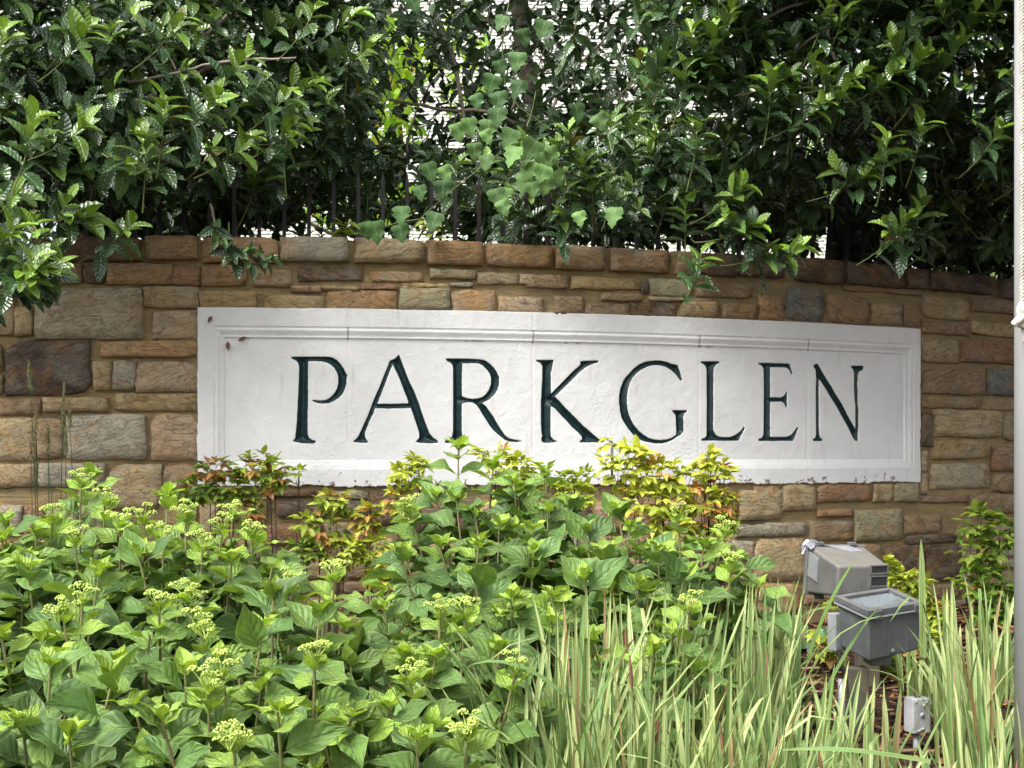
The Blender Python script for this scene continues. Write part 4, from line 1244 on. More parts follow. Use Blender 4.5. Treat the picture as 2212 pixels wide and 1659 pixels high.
# boughs that reach out towards the camera over the far end of the wall, out of view, massed to shade it
for k in range(1050):
    yy = random.uniform(4.75, 6.5)
    p = Vector((random.uniform(.6, 4.6), yy, EYE + .334 * yy + .12 + random.uniform(0, 1.1)))
    if p.x < 1.4 and random.random() < .6: continue
    hr.sprig(p, rv() + Vector((0, -.5, .2)), 8, .11, .5, .2)
    for k in range(16): hr.loose(p + rv(.3) + Vector((0, 0, .2)), .13)
for k in range(620):  # forward boughs added out of view to block sky light from the wall
    yy = random.uniform(3.1, 4.9)
    p = Vector((random.uniform(1.35, 5.0), yy, EYE + .334 * yy + .5 + random.uniform(0, .9)))
    if p.x < 1.35 + (4.9 - yy) * .4: continue
    hr.sprig(p, rv() + Vector((0, -.5, .2)), 6, .11, .3, .2)
    for j in range(18): hr.loose(p + rv(.28), .13)
for (cx_, cy_, dx, dz, nn_) in ((180, 180, .1, 1, 15), (300, 90, .4, .8, 12), (510, 450, .1, 1, 17), (820, 440, .1, 1, 13), (1150, 280, -.5, .5, 11), (1390, 380, 1, .5, 16), (1200, 490, 1, .3, 14),
                                (1000, 490, 1, 0, 12), (950, 560, 1, .5, 13), (800, 650, .9, .3, 12), (650, 1480, 1, .1, 14), (520, 1490, 1, 0, 12), (120, 1490, .3, .6, 13), (100, 730, .2, .9, 15),
                                (1170, 810, .1, .9, 11), (1370, 730, .1, .6, 12), (1160, 940, 1, .5, 10), (1050, 1050, 1, .2, 11), (850, 1040, -1, .2, 10), (1400, 1190, .6, 1, 10),
                                (1300, 1310, 1, .6, 11), (1120, 1350, -.8, .3, 9), (1420, 60, -.5, .5, 12), (1620, 260, .8, .8, 11), (1700, 90, .4, .5, 12), (1820, 60, .3, .5, 12), (1840, 470, -.4, .2, 10), (1820, 780, .3, .3, 11),
                                (30, 430, .2, .6, 12), (350, 1110, .9, .4, 13), (250, 1160, -.5, .3, 12), (220, 1290, -.7, .2, 12), (400, 1350, .9, 0, 13), (20, 200, -.2, .8, 12), (950, 100, .4, .6, 12), (850, 40, .3, .6, 11)):
    hr.sprig(at(1481.2 + cx_ * .3802, cy_ * .3802, 4.9 + (0.1 if cy_ > 900 else 0)), Vector((dx, -.5, dz)), nn_, .088, 1.2, .19)
for P_, r in (([(1625, 55), (1680, 25), (1750, 0)], .007), ([(1698, 130), (1740, 90), (1790, 60)], .006), ([(1808, 0), (1785, 60), (1795, 110), (1812, 145)], .009), ([(2058, 20), (2058, 80)], .005)):
    hr.branch([at(x, y, 5.15) for x, y in P_], r, r * .7)
for P_ in ([(1580, 400), (1640, 330), (1700, 280)], [(1940, 330), (1950, 400)], [(2020, 320), (2025, 400)], [(2185, 200), (2190, 280)]):
    hr.branch([at(x, y, 5.9) for x, y in P_], .004, .003)
hr.finish()
mb = MB()
c0 = TRX
mb.tube([Vector((c0.x - .03, 7.0, EYE + .5)), Vector((c0.x, 7.0, EYE + .8)), Vector((c0.x + .02, 7.0, EYE + 1.2)), Vector((c0.x + .0, 6.95, EYE + 1.55)), Vector((c0.x - .06, 6.9, EYE + 2.0)), Vector((c0.x - .1, 6.9, EYE + 3.2))],
        [.15, .125, .115, .11, .08, .05], 12, False)
mb.tube([Vector((c0.x, 7.0, EYE + 1.3)), Vector((c0.x + .22, 6.9, EYE + 1.75)), Vector((c0.x + .5, 6.7, EYE + 2.4))], [.08, .06, .04], 8, False)
mb.tube([Vector((c0.x, 7.0, EYE + 1.15)), Vector((c0.x - .35, 6.8, EYE + 1.4)), Vector((c0.x - .8, 6.5, EYE + 1.6))], [.05, .035, .02], 8, False)
put('trunk', mb.mesh('trunk', M_BARK, True), hr.root)

# ------------------------------------------------------------------ maple and shrubs beyond
mroot = thing('maple_tree', 'bright yellow green maple in front of the white house, seen through the holly', 'maple tree', (-1.3, 15.5, lawn_z(15.5)))
mm_, mt_ = [], []
for (x, y, rx, ry, n_) in ((650, 15, 55, 30, 90), (840, 100, 60, 70, 150), (850, 280, 60, 60, 110), (835, 195, 70, 60, 200), (760, 420, 110, 70, 190), (905, 120, 50, 60, 90), (1010, 60, 50, 60, 60), (700, 360, 60, 40, 80), (880, 440, 60, 50, 90),
                           (600, 440, 60, 50, 80), (1010, 200, 50, 60, 60), (560, 120, 60, 60, 30), (420, 460, 60, 40, 60), (880, 560, 60, 50, 30), (240, 470, 60, 40, 40)):
    for k in range(n_):
        a_, r_ = random.random() * 6.28, math.sqrt(random.random())
        p = at(x + rx * r_ * math.cos(a_), y + ry * r_ * math.sin(a_), random.uniform(13.6, 15.6))
        d = rv(); d.z -= .6
        mm_.append(frame(p, d, UP + rv(.8), random.uniform(.09, .14))); mt_.append((random.random(), random.random(), 0 if random.random() > .06 else .6))
emit(mroot, mm_, mt_, MS_MAPLE, T_MAPLE, M_MAPLE)
mb = MB()
mb.tube([Vector((-1.3, 15.5, lawn_z(15.5) - .2)), Vector((-1.25, 15.4, EYE + 3)), Vector((-1.4, 15.2, EYE + 5.2))], [.1, .08, .04], 8, False)
put('trunk', mb.mesh('trunk', M_BARK, True), mroot)
mb = MB()
for (x, y) in ((650, 15), (835, 195), (760, 420), (905, 120), (1010, 60), (700, 360), (880, 440), (600, 440), (420, 460)):
    e_ = at(x, y, 14.8)
    mb.tube([Vector((-1.27, 15.4, min(EYE + 4.6, max(EYE + 1.9, e_.z - .5)))), (Vector((-1.27, 15.4, e_.z)) + e_) * .5, e_], [.03, .02, .008], 5, False)
put('branch', mb.mesh('branch', M_BARK, True), mroot)
for nm, lab, xr, yr, Yr, n_, sz, col in (('background_shrub', 'dark green shrub on the lawn far behind the trunk of the large holly', (1700, 2350), (300, 500), (13, 15), 900, .16, 0.05),
                                    ('background_shrub', 'pale leafy shrub on the lawn behind the far end of the wall', (1930, 2200), (420, 520), (10, 11), 160, .08, .8),
                                    ('background_shrub', 'tall dark evergreen shrub filling the space beside the white house above the large holly', (1850, 2700), (-300, 330), (22, 25), 1500, .4, 0),
                                    ('background_shrub', 'tall dark evergreen shrub behind the near holly tree', (-500, 500), (-300, 440), (22, 25), 1500, .4, 0)):
    root = thing(nm, lab, 'shrub', (at(sum(xr) / 2, 500, sum(Yr) / 2).x, sum(Yr) / 2, lawn_z(sum(Yr) / 2)), 'shrubs behind the wall')
    ms_, ts_ = [], []
    for k in range(n_):
        p = at(random.uniform(*xr), random.uniform(*yr), random.uniform(*Yr))
        ms_.append(np.array(frame(p, rv(), UP + rv(.8), sz * random.uniform(.7, 1.2)))); ts_.append((random.random(), col * random.random(), 0))
    o = put('foliage', leaves_mesh('foliage', T_NAND, ms_, ts_, M_NAND), root, None, (0, 0, 0, 1)); o['kind'] = 'stuff'

# ------------------------------------------------------------------ vine over the hedge
vroot = thing('grape_vine', 'matt light green vine with lobed leaves climbing over the dark holly above the coping', 'vine', at(1150, 500, 5.15))
stemv = MB()
vl = [(1060,140),(1210,230),(1320,180),(1160,380),(1060,420),(1000,520),(1160,550),(910,630),(1045,625),(1040,730),(800,820),(870,790),(980,850),(980,800),(1110,860),(900,940),(970,1010),(720,1080),(620,1070),
      (1130,970),(1210,990),(1250,930),(1370,980),(1390,960),(1340,1000),(1420,1100),(1340,1150),(1260,1180),(1090,1210),(1200,1140),(1320,1080),(1040,1230),(1080,1290),(440,1340),(640,1380),(440,1450),(560,1200),
      (290,1440),(230,1430),(1540,700),(1680,760),(1550,1360),(1760,1350),(520,20),(700,1180),(1230,1060)]
prevp = None
for (cx_, cy_) in vl:
    x, y = 713.2 + cx_ * .3472, cy_ * .3472
    lit = cy_ > 740 and cx_ > 700  # light put into the tint: lower leaves coloured brighter, the rest darker
    p = at(x, y, random.uniform(4.95, 5.1))
    L_ = random.uniform(.055, .085)
    d = Vector((random.uniform(-.7, .7), -.25, -1))
    nr = Vector((random.uniform(-.6, .6), -1, random.uniform(.3, 1.3)))
    M = frame(p - d.normalized() * L_ * .5, d, nr, L_)
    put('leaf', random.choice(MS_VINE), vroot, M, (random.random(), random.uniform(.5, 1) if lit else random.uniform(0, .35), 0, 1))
for P_ in ([(1190, 280), (1120, 230), (1090, 180), (1085, 100), (1100, 0)], [(1190, 340), (1150, 300), (1080, 290), (1040, 250)], [(1180, 400), (1210, 370), (1190, 320)], [(880, 505), (920, 460), (990, 400), (1080, 330)], [(790, 505), (860, 480), (930, 470)]):
    stemv.tube([at(x, y, 5.12) for x, y in P_], .0022, 4, False)
put('stem', stemv.mesh('stem', M_GTWIG, True), vroot)
for (x0, lab) in ((745, 'little light green seedling with pointed leaves on the coping below the bars'), (930, 'little light green seedling on the coping beside a large vine leaf')):
    r_ = thing('seedling', lab, 'seedling', at(x0, 518, 5.3), 'seedlings on the coping')
    mb = MB(); mb.tube([at(x0, 520, 5.3), at(x0 - 3, 498, 5.29), at(x0 + 2, 478, 5.28)], .0015, 4, False)
    put('stem', mb.mesh('stem', M_GTWIG), r_)
    for k in range(13):
        a_ = k * 2.4
        put('leaf', random.choice(MS_NAND), r_, frame(at(x0 + random.uniform(-8, 8), 515 - k * 2.8, 5.29), Vector((math.cos(a_), -.5 + .4 * math.sin(a_), random.uniform(-.1, .5))), UP + Vector((0, -.5, 0)), .055), (random.random(), random.uniform(.3, .7), 0, 1))

# ------------------------------------------------------------------ hydrangeas
def bud_head(seed):
    rnd = random.Random(seed)
    mb = MB()
    octv = [(1, 0, 0), (-1, 0, 0), (0, 1, 0), (0, -1, 0), (0, 0, 1), (0, 0, -1)]
    octf = [(0, 2, 4), (2, 1, 4), (1, 3, 4), (3, 0, 4), (2, 0, 5), (1, 2, 5), (3, 1, 5), (0, 3, 5)]
    nc = rnd.randint(5, 8)
    for c in range(nc):
        a_ = c * 2.4 + rnd.random(); r_ = 0.30 * math.sqrt((c + .3) / nc)
        cc = Vector((r_ * math.cos(a_) * 1.6, r_ * math.sin(a_) * 1.6, .35 + rnd.uniform(-.08, .25) - r_ * .3))
        mb.tube([Vector((0, 0, -.1)), cc * .6, cc], [.022, .018, .012], 4, False)
        for k in range(28):
            q = Vector((rnd.gauss(0, 1), rnd.gauss(0, 1), rnd.gauss(0, 1))).normalized()
            q = cc + Vector((q.x * .15, q.y * .15, abs(q.z) * .12 + .02))
            s_ = rnd.uniform(.028, .046)
            mb.add([(q.x + v[0] * s_, q.y + v[1] * s_, q.z + v[2] * s_) for v in octv], octf)
    return mb.mesh('flower_head', M_BUD, True)


HEADS = [bud_head(i) for i in range(5)]


def y_depth(y, centre=False):
    ky, kv = ([960, 1050, 1100, 1190, 1300, 1450, 1620], [4.1, 4.0, 3.9, 3.6, 3.25, 2.8, 2.45]) if centre else ([1030, 1100, 1180, 1300, 1450, 1560, 1640], [3.75, 3.5, 3.3, 2.9, 2.5, 2.3, 2.2])
    return float(np.interp(y, ky, kv))


def hydrangea(label, tips, fill, centre=False, base=None):
    T = [(at(x, y, y_depth(y, centre)), f) for x, y, f in tips]
    bx = sum(p.x for p, _ in T) / len(T); by = sum(p.y for p, _ in T) / len(T) + .12
    if base: bx, by = base
    B0 = Vector((bx, by, ground_z(by)))
    root = thing('hydrangea_bush', label, 'hydrangea', B0, 'hydrangea bushes in front of the wall')
    mats, tints = [], []
    stems = list(T)
    for k in range(int(fill * 5.5)):
        p, _ = random.choice(T)
        q, _ = random.choice(T)
        m = p.lerp(q, random.random()) + Vector((random.uniform(-.14, .14), random.uniform(-.10, .14), -random.uniform(.03, .26)))
        stems.append((m, 3))
    for tip, f in stems:
        base_ = Vector((bx + (tip.x - bx) * .35 + random.uniform(-.12, .12), by + (tip.y - by) * .5 + random.uniform(-.05, .05), 0))
        base_.z = ground_z(base_.y) - .02
        mid = Vector((base_.x * .45 + tip.x * .55, base_.y * .35 + tip.y * .65, base_.z * .55 + tip.z * .45))
        pts = curve_pts(base_, mid, tip, 9)
        mb = MB(); mb.tube(pts, [.0055 - .0028 * i / 8 for i in range(9)], 5, False)
        put('stem', mb.mesh('stem', M_HSTEM, True), root)
        lens = [0]
        for i in range(8, 0, -1): lens.append(lens[-1] + (pts[i] - pts[i - 1]).length)
        total = lens[-1]

        def along(d_):
            k_ = 0
            while k_ < 7 and lens[k_ + 1] < d_: k_ += 1
            t_ = min(1, (d_ - lens[k_]) / max(1e-6, lens[k_ + 1] - lens[k_]))
            return pts[8 - k_].lerp(pts[7 - k_], t_)
        ax = (pts[8] - pts[6]).normalized()
        ph = random.random() * 3.14
        dist = 0.012
        plan = [(.055, .95, 48), (.080, .60, 34), (.105, .22, 20), (.125, .05, 8), (.13, .02, -4), (.12, 0, -12), (.11, 0, -15)] if f != 3 else [(.09, .3, 25), (.12, .05, 5), (.13, 0, -5), (.12, 0, -12)]
        if f == 0: plan = [(.055, .9, 60), (.115, .10, 52), (.13, .03, 25), (.13, 0, 5), (.12, 0, -10), (.11, 0, -15)]
        sc = random.uniform(.8, 1.12)
        for k, (L_, y_, el) in enumerate(plan):
            if dist > total * .8: break
            p = along(dist)
            for sgn in (0, math.pi):
                a_ = ph + sgn + random.uniform(-.25, .25)
                e_ = math.radians(el + random.uniform(-12, 12))
                d = Vector((math.cos(a_) * math.cos(e_), math.sin(a_) * math.cos(e_), math.sin(e_)))
                nr = UP * 1.0 + Vector((0, random.uniform(-1.1, -.1), 0)) + rv(.5) + (ax - d * ax.dot(d)) * .4
                mats.append(frame(p, d, nr, L_ * sc * random.uniform(.85, 1.12)))
                tints.append((random.random(), min(1, max(0, y_ + random.uniform(-.1, .12))), 0))
            ph += math.pi / 2 + random.uniform(-.2, .2)
            dist += .014 + .014 * min(k + 1, 3)
        if f != 3 or random.random() < .6:
            for k in range(6 if f == 2 else 4):
                a_ = ph + k * math.pi / (3 if f == 2 else 2)
                e_ = math.radians(random.uniform(28, 68))
                d = Vector((math.cos(a_) * math.cos(e_), math.sin(a_) * math.cos(e_), math.sin(e_)))
                mats.append(frame(tip, d, UP * .3 - Vector((math.cos(a_), math.sin(a_), 0)) * .8, random.uniform(.03, .045) if f == 1 else random.uniform(.035, .058)))
                tints.append((random.random(), random.uniform(.8, 1), 0))
        if f == 1:
            put('flower_head', random.choice(HEADS), root, Matrix.Translation(tip + Vector((0, 0, .006))) @ Matrix.Rotation(random.random() * 6, 4, 'Z') @ Matrix.Diagonal((.066, .066, .070, 1)))
            if random.random() < .35:
                dx_ = Vector((random.uniform(-.03, .03), random.uniform(-.03, .01), random.uniform(-.01, .01)))
                put('flower_head', random.choice(HEADS), root, Matrix.Translation(tip + dx_) @ Matrix.Rotation(random.random() * 6, 4, 'Z') @ Matrix.Diagonal((.055, .055, .05, 1)))
    emit(root, mats, tints, MS_HYDR, T_HYDR, M_HYDR)


hydrangea('tallest pale flowered hydrangea bush next to the thin seeding grass at the wall',
          [(174, 1052, 1), (202, 1028, 2), (231, 1097, 1), (259, 1141, 1), (113, 1129, 1), (162, 1178, 1), (4, 1166, 2), (-60, 1150, 1), (215, 1239, 2), (-90, 1250, 2), (60, 1225, 0), (10, 1130, 0)], 9)
hydrangea('hydrangea bush with broad open bud clusters under the red and green nandina',
          [(360, 1073, 2), (401, 1121, 1), (502, 1121, 1), (543, 1166, 1), (352, 1170, 1), (437, 1186, 1), (480, 1150, 1), (405, 1299, 1), (344, 1324, 1), (310, 1130, 1), (500, 1215, 2), (300, 1200, 0)], 9)
hydrangea('low hydrangea bush at the lower corner of the bed with a cut brown stem end',
          [(178, 1307, 1), (138, 1340, 1), (4, 1376, 2), (247, 1457, 0), (49, 1563, 0), (-60, 1480, 1), (110, 1440, 0), (-40, 1600, 0), (150, 1600, 0), (-100, 1380, 1)], 10)
hydrangea('hydrangea bush with paired bud clusters above cut stems in the middle of the bed',
          [(433, 1368, 1), (482, 1465, 1), (450, 1500, 1), (567, 1364, 0), (506, 1619, 1), (680, 1440, 1), (632, 1275, 1), (724, 1256, 1), (600, 1540, 2), (350, 1560, 0), (400, 1450, 0), (690, 1330, 0), (590, 1290, 0)], 10)
hydrangea('hydrangea bush with bright lime shoot tips next to the striped iris',
          [(829, 1313, 0), (872, 1414, 2), (886, 1475, 1), (951, 1331, 1), (1004, 1335, 1), (1113, 1458, 1), (1013, 1598, 1), (780, 1560, 2), (940, 1420, 2), (760, 1400, 0), (700, 1600, 2), (900, 1600, 0), (840, 1530, 0), (1080, 1400, 0)], 11, True)
hydrangea('highest hydrangea bush rising against the white panel below the letter R',
          [(991, 968, 2), (1065, 1011, 2), (886, 1103, 1), (986, 1081, 0), (1026, 1112, 0), (1078, 1138, 0), (1034, 1178, 2), (1183, 1103, 0), (1153, 1191, 0), (1150, 1145, 0), (1180, 1024, 2), (1104, 1296, 2), (1196, 1291, 2), (950, 1180, 2), (860, 1190, 0), (940, 1070, 0), (1030, 1250, 0), (1120, 1060, 0)], 10, True)
hydrangea('hydrangea bush below yellow nandina with many young buds in front of the stone wall',
          [(1264, 1147, 0), (1303, 1195, 0), (1360, 1143, 2), (1465, 1125, 1), (1566, 1156, 1), (1579, 1230, 1), (1491, 1322, 1), (1277, 1388, 2), (1413, 1410, 2), (1334, 1103, 0), (1230, 1090, 0), (1420, 1190, 0), (1520, 1180, 2), (1380, 1260, 0), (1260, 1250, 0), (1480, 1240, 0)], 10, True)


# ------------------------------------------------------------------ nandinas
def nandina(label, blobs, Y, n_, youth, red, size=.042, cat='nandina'):
    c = at(blobs[0][0], blobs[0][1], Y)
    root = thing('nandina_shrub', label, cat, Vector((c.x, Y, ground_z(Y))), 'nandina shrubs along the foot of the wall')
    mats, tints = [], []
    tot = sum(b[2] * b[3] for b in blobs)
    st = MB()
    for (x, y, rx, ry, *rest) in blobs:
        yo, rd = (rest + [youth, red])[:2] if rest else (youth, red)

        k = Y / F
        m = max(5, int(2.2 * n_ * rx * ry / tot / 3))
        for i in range(m):
            q = rv().normalized()
            if q.y > .35: q.y *= -1
            rr = random.uniform(.35, 1.05)
            p = at(x, y, Y) + Vector((q.x * rx * k * rr, q.y * rx * k * .8 * rr, q.z * ry * k * rr))
            out = (q + Vector((0, -.3, .35))).normalized()
            side = out.cross(UP).normalized() if out.cross(UP).length > .05 else Vector((1, 0, 0))
            isred = random.random() < rd
            for a_ in (-.95, 0, .95):
                d = out * math.cos(a_) + side * math.sin(a_) + Vector((0, 0, -.22)) + rv(.25)
                mats.append(frame(p, d, UP + out * .6 + rv(.2), size * random.uniform(.75, 1.15)))
                tints.append((random.random(), max(0, min(1, yo + random.uniform(-.3, .3))), random.uniform(.35, .9) if isred else 0.0))
            if i % 3 == 0:
                b = at(x, y, Y) + Vector((q.x * rx * k * .2, 0.02, -ry * k * .6))
                st.tube([b, (b + p) * .5 + rv(.01), p], .0012, 3, False)
        if True:
            g = Vector((at(x, y, Y).x + random.uniform(-.03, .03), Y + .02, ground_z(Y)))
            for j in range(2):
                st.tube([g + rv(.02), at(x + random.uniform(-.3, .3) * rx, y + ry * .5, Y + .03)], [.003, .002], 4, False)
    put('stem', st.mesh('stem', M_DARKSTEM, True), root)
    emit(root, mats, tints, MS_NAND, T_NAND, M_NAND)


nandina('nandina with red and green leaves against the lower corner of the white panel', [(455, 1012, 42, 24, .15, .6), (425, 1055, 45, 28, .12, .12), (500, 1050, 50, 42, .3, .15), (560, 1010, 48, 32, .45, .15), (590, 1040, 32, 30, .4, .35), (545, 1095, 25, 45, .3, .3), (643, 1020, 14, 10, .5, .2)], 4.95, 300, .3, .2)
nandina('low nandina with pink tinged shoots below the worn edge of the panel', [(715, 1085, 45, 28, .5, .12), (700, 1140, 60, 34, .4, .12), (790, 1120, 40, 35, .6, .45), (660, 1190, 45, 25, .15, .02), (745, 1185, 60, 34, .6, .15), (810, 1180, 40, 34, .8, .1), (830, 1235, 45, 32, .9, .08)], 4.8, 300, .5, .15)
nandina('yellow green nandina peeking out beside the highest hydrangea against the white panel', [(880, 1030, 45, 32, .8, .05), (900, 1000, 30, 22, .75, .02), (860, 1075, 36, 30, .75, .12), (1060, 985, 45, 22, .85, .12), (1120, 1010, 50, 30, .8, .05), (1100, 1050, 60, 40, .7, .05)], 4.75, 210, .8, .06)
nandina('small olive nandina sprigs under the letter K', [(1200, 1030, 40, 20, .55, .04), (1250, 1035, 36, 22, .55, .04), (1240, 1070, 60, 28, .7, .04)], 4.8, 110, .6, .04, .036)
nandina('bright yellow nandina mound spilling over the lower edge of the panel under the letter G',
        [(1325, 958, 20, 16, .85, 0), (1370, 985, 50, 30, .85, .08), (1340, 1020, 55, 34, .85, .15), (1420, 1020, 60, 36, .85, .12), (1480, 1035, 50, 36, .8, .2), (1530, 1000, 30, 20, .9, .05), (1560, 1020, 34, 28, .85, .05), (1500, 1075, 60, 38, .75, .3), (1400, 1080, 80, 36, .85, .1), (1560, 1080, 36, 46, .6, .25), (1545, 1130, 45, 36, .5, .2), (1450, 1130, 70, 30, .75, .1), (1525, 985, 14, 16, .9, 0)], 4.75, 420, .8, .15, .044)
nandina('rich green leafy nandina by the pale pole', [(2110, 1130, 42, 40, .25, .01), (2160, 1160, 42, 60, .15, .01), (2100, 1190, 40, 40, .25, .06), (2130, 1250, 50, 50, .08, .02), (2090, 1270, 36, 30, .3, .06), (2170, 1300, 50, 50, .05, .01), (2140, 1340, 50, 30, .08, .02)], 5.75, 300, .2, .03, .05)
nandina('yellow green nandina behind the two floodlights', [(1945, 1255, 34, 30, .7, .05), (1925, 1240, 20, 16, .6, .0), (1985, 1270, 28, 24, .5, .04), (2010, 1330, 30, 40, .7, .02), (2030, 1320, 24, 22, .6, .02), (1990, 1370, 40, 40, .5, .03), (1905, 1215, 22, 14, .6, .02)], 5.3, 190, .6, .04, .05)
nandina('scrappy nandina shoots low down between the floodlight post and the wall', [(1810, 1310, 26, 20, .7, .08), (1790, 1400, 30, 26, .6, .15), (1770, 1370, 22, 16, .7, .02), (1900, 1440, 40, 30, .05, .0)], 4.9, 80, .6, .1, .045)

# ------------------------------------------------------------------ ivy on the mulch
iroot = thing('ivy_plant', 'dark ivy trailing over the mulch at the foot of the wall beside the floodlights', 'ivy', Vector((1.12, 5.3, ground_z(5.3))))
mb = MB()
for k in range(30):
    x, Y = random.uniform(1640, 1800), random.uniform(5.0, 5.5)
    p = at(x, 1350, Y); p.z = ground_z(Y) + random.uniform(.02, .10)
    put('leaf', random.choice(MS_IVY), iroot, frame(p, Vector((random.uniform(-1, 1), -.8, -.2)), UP + Vector((0, -.7, 0)) + rv(.3), random.uniform(.04, .07)), (random.random(), random.uniform(0, .5) if k % 4 else .9, 0, 1))
    mb.tube([Vector((p.x, p.y + .01, ground_z(Y))), p], .0015, 3, False)
put('stem', mb.mesh('stem', M_DARKSTEM), iroot)

# ------------------------------------------------------------------ mulch chips
box_v = np.array([(i, j, k) for i in (0, 1) for j in (-.5, .5) for k in (0, 1)], float) * np.array((1, .3, .12))
box_q = np.array([(0, 1, 3, 2), (4, 6, 7, 5), (0, 4, 5, 1), (2, 3, 7, 6), (0, 2, 6, 4), (1, 5, 7, 3)])
T_CHIP = [(box_v, box_q, np.random.RandomState(1).rand(8, 2))]
ms_, ts_ = [], []
for k in range(5200):
    X, Y = random.uniform(-1.9, 2.6), random.uniform(2.2, 6.3)
    if k % 3 and X < .3: X = random.uniform(.3, 2.5)
    if Y > YC - math.sqrt(max(0.1, (R + .06) ** 2 - (X - X0) ** 2)): continue
    p = Vector((X, Y, ground_z(Y) + random.uniform(0, .022)))
    a_ = random.random() * 6.28
    ms_.append(np.array(frame(p, Vector((math.cos(a_), math.sin(a_), random.uniform(-.25, .25))), UP + rv(.35), random.uniform(.02, .065))))
    ts_.append((random.random(), random.random() ** 2.2, random.random() ** 3 * .9))
o = put('mulch', leaves_mesh('mulch', T_CHIP, ms_, ts_, M_CHIP), None, None, (0, 0, 0, 1))
tag(o, 'brown bark mulch chips covering the planting bed', 'mulch', None, 'stuff')


# ------------------------------------------------------------------ variegated iris
def blade(root, base, top, w, tpl, tint, acc=None):
    """base to tip; the blade's bend falls away from the upright"""
    d = top - base
    n_ = Vector((random.uniform(-.6, .6), -1, .1))
    horiz = Vector((d.x, d.y, 0))
    if horiz.length > .03: n_ = UP * .2 + (-horiz.normalized()) + Vector((0, -.6, 0))
    M = frame(base, d, n_, d.length * (1.0 if tpl < 4 else 1.15), w)
    put('blade', MS_BLADE[tpl], root, M, (*tint, 1))


def iris_clump(label, cx, cy, n_, h, spread=.12, big=()):
    root = thing('iris_clump', label, 'iris clump', Vector((cx, cy, ground_z(cy))), 'striped iris clumps')
    for k in range(n_):
        a_, r_ = random.random() * 6.28, spread * math.sqrt(random.random())
        b = Vector((cx + r_ * math.cos(a_), cy + r_ * math.sin(a_) * .8, 0)); b.z = ground_z(b.y) - .01
        hh = h * random.uniform(.5, 1.08)
        lean = abs(random.gauss(0, .16))
        la = a_ + random.uniform(-.9, .9)
        top = b + Vector((math.cos(la) * lean * hh, math.sin(la) * lean * hh, hh * math.sqrt(max(.2, 1 - lean * lean))))
        hit = 0
        for q_ in range(9):
            p_ = b.lerp(top, q_ / 8)
            x_, y_ = project(p_)
            if p_.y < 3.85 and 1945 < x_ < 2018 and 1498 < y_ < 1592: hit = max(hit, .9)
            if p_.y < 3.95 and 1740 < x_ < 2000 and 1170 < y_ < 1425: hit = max(hit, .6 if y_ > 1380 else .85)
        if random.random() < hit: continue
        tp = random.choices(range(7), [5, 6, 3, 4, 1.2, .5, .8])[0]
        blade(root, b, top, random.uniform(.0065, .016), tp, (random.random(), random.choice([.2, .4, .6, .8, 1.0]), random.random() * .12 if random.random() > .045 else .8))
    for (x0, y0, x1, y1, Y, w, tp) in big:
        b = at(x0, y0, Y); b.z = max(b.z, ground_z(Y)); blade(root, b, at(x1, y1, Y - .04), w, tp, (random.random(), .25, .02))
    for k in range(1 if n_ > 75 else 0):       # a withered flower sheath on its stalk
        a_ = random.random() * 6.28
        b = Vector((cx + spread * .6 * math.cos(a_), cy + spread * .6 * math.sin(a_), ground_z(cy)))
        t_ = b + Vector((random.uniform(-.05, .05), random.uniform(-.04, .04), h * random.uniform(.7, .95)))
        mb = MB(); mb.tube([b, t_], [.003, .0025], 5, False); st = put('stalk', mb.mesh('stalk', M_GTWIG), root)
        mb = MB(); q = (t_ - b).normalized()
        mb.tube([t_ - q * .01, t_ + q * .012, t_ + q * .035, t_ + q * .058], [.0028, .0042, .0035, .001], 5, False)
        put('seed_pod', mb.mesh('seed_pod', M_DRY, True), root)


# position of each clump's crown: x in the picture, distance
cl = [(1150, 2.75, 75, .58, 'first tall striped iris clump against the hydrangea leaves, some blades bent'),
      (1235, 2.95, 95, .60, 'striped iris clump with tall upright blades in front of dark hydrangea leaves'),
      (1320, 2.70, 110, .53, 'creamy striped iris clump low in front of the dark hydrangea leaves'),
      (1400, 3.15, 105, .59, 'tall striped iris clump with withered flower sheaths beside the hydrangea'),
      (1470, 2.75, 110, .50, 'wide striped iris clump between the hydrangea and the lower floodlight'),
      (1560, 3.35, 95, .56, 'striped iris clump growing up towards the bare stone wall'),
      (1620, 2.75, 110, .46, 'pale striped iris clump on the camera side of the weathered post'),
      (1650, 3.9, 75, .48, 'darker iris clump on the mulch below the tall stone courses'),
      (1715, 3.2, 85, .44, 'striped iris clump leaning in front of the weathered lamp post'),
      (1790, 2.75, 95, .36, 'short striped iris clump crossed by a long cream blade'),
      (1850, 3.35, 50, .34, 'striped iris clump hiding the foot of the weathered lamp post'),
      (1930, 2.75, 60, .29, 'low striped iris clump just in front of the little metal box'),
      (2080, 2.75, 85, .35, 'low striped iris clump with a swollen seed pod near the pole'),
      (2085, 3.75, 60, .40, 'striped iris clump behind the little metal box'),
      (2165, 3.3, 52, .38, 'green iris clump close beside the pale pole'),
      (1990, 4.5, 30, .36, 'iris clump of broad green blades behind the floodlights'),
      (2110, 4.5, 55, .40, 'iris clump with one bent blade under the green nandina'),
      (1600, 4.5, 32, .42, 'iris clump of tall green blades at the edge of the hydrangea')]
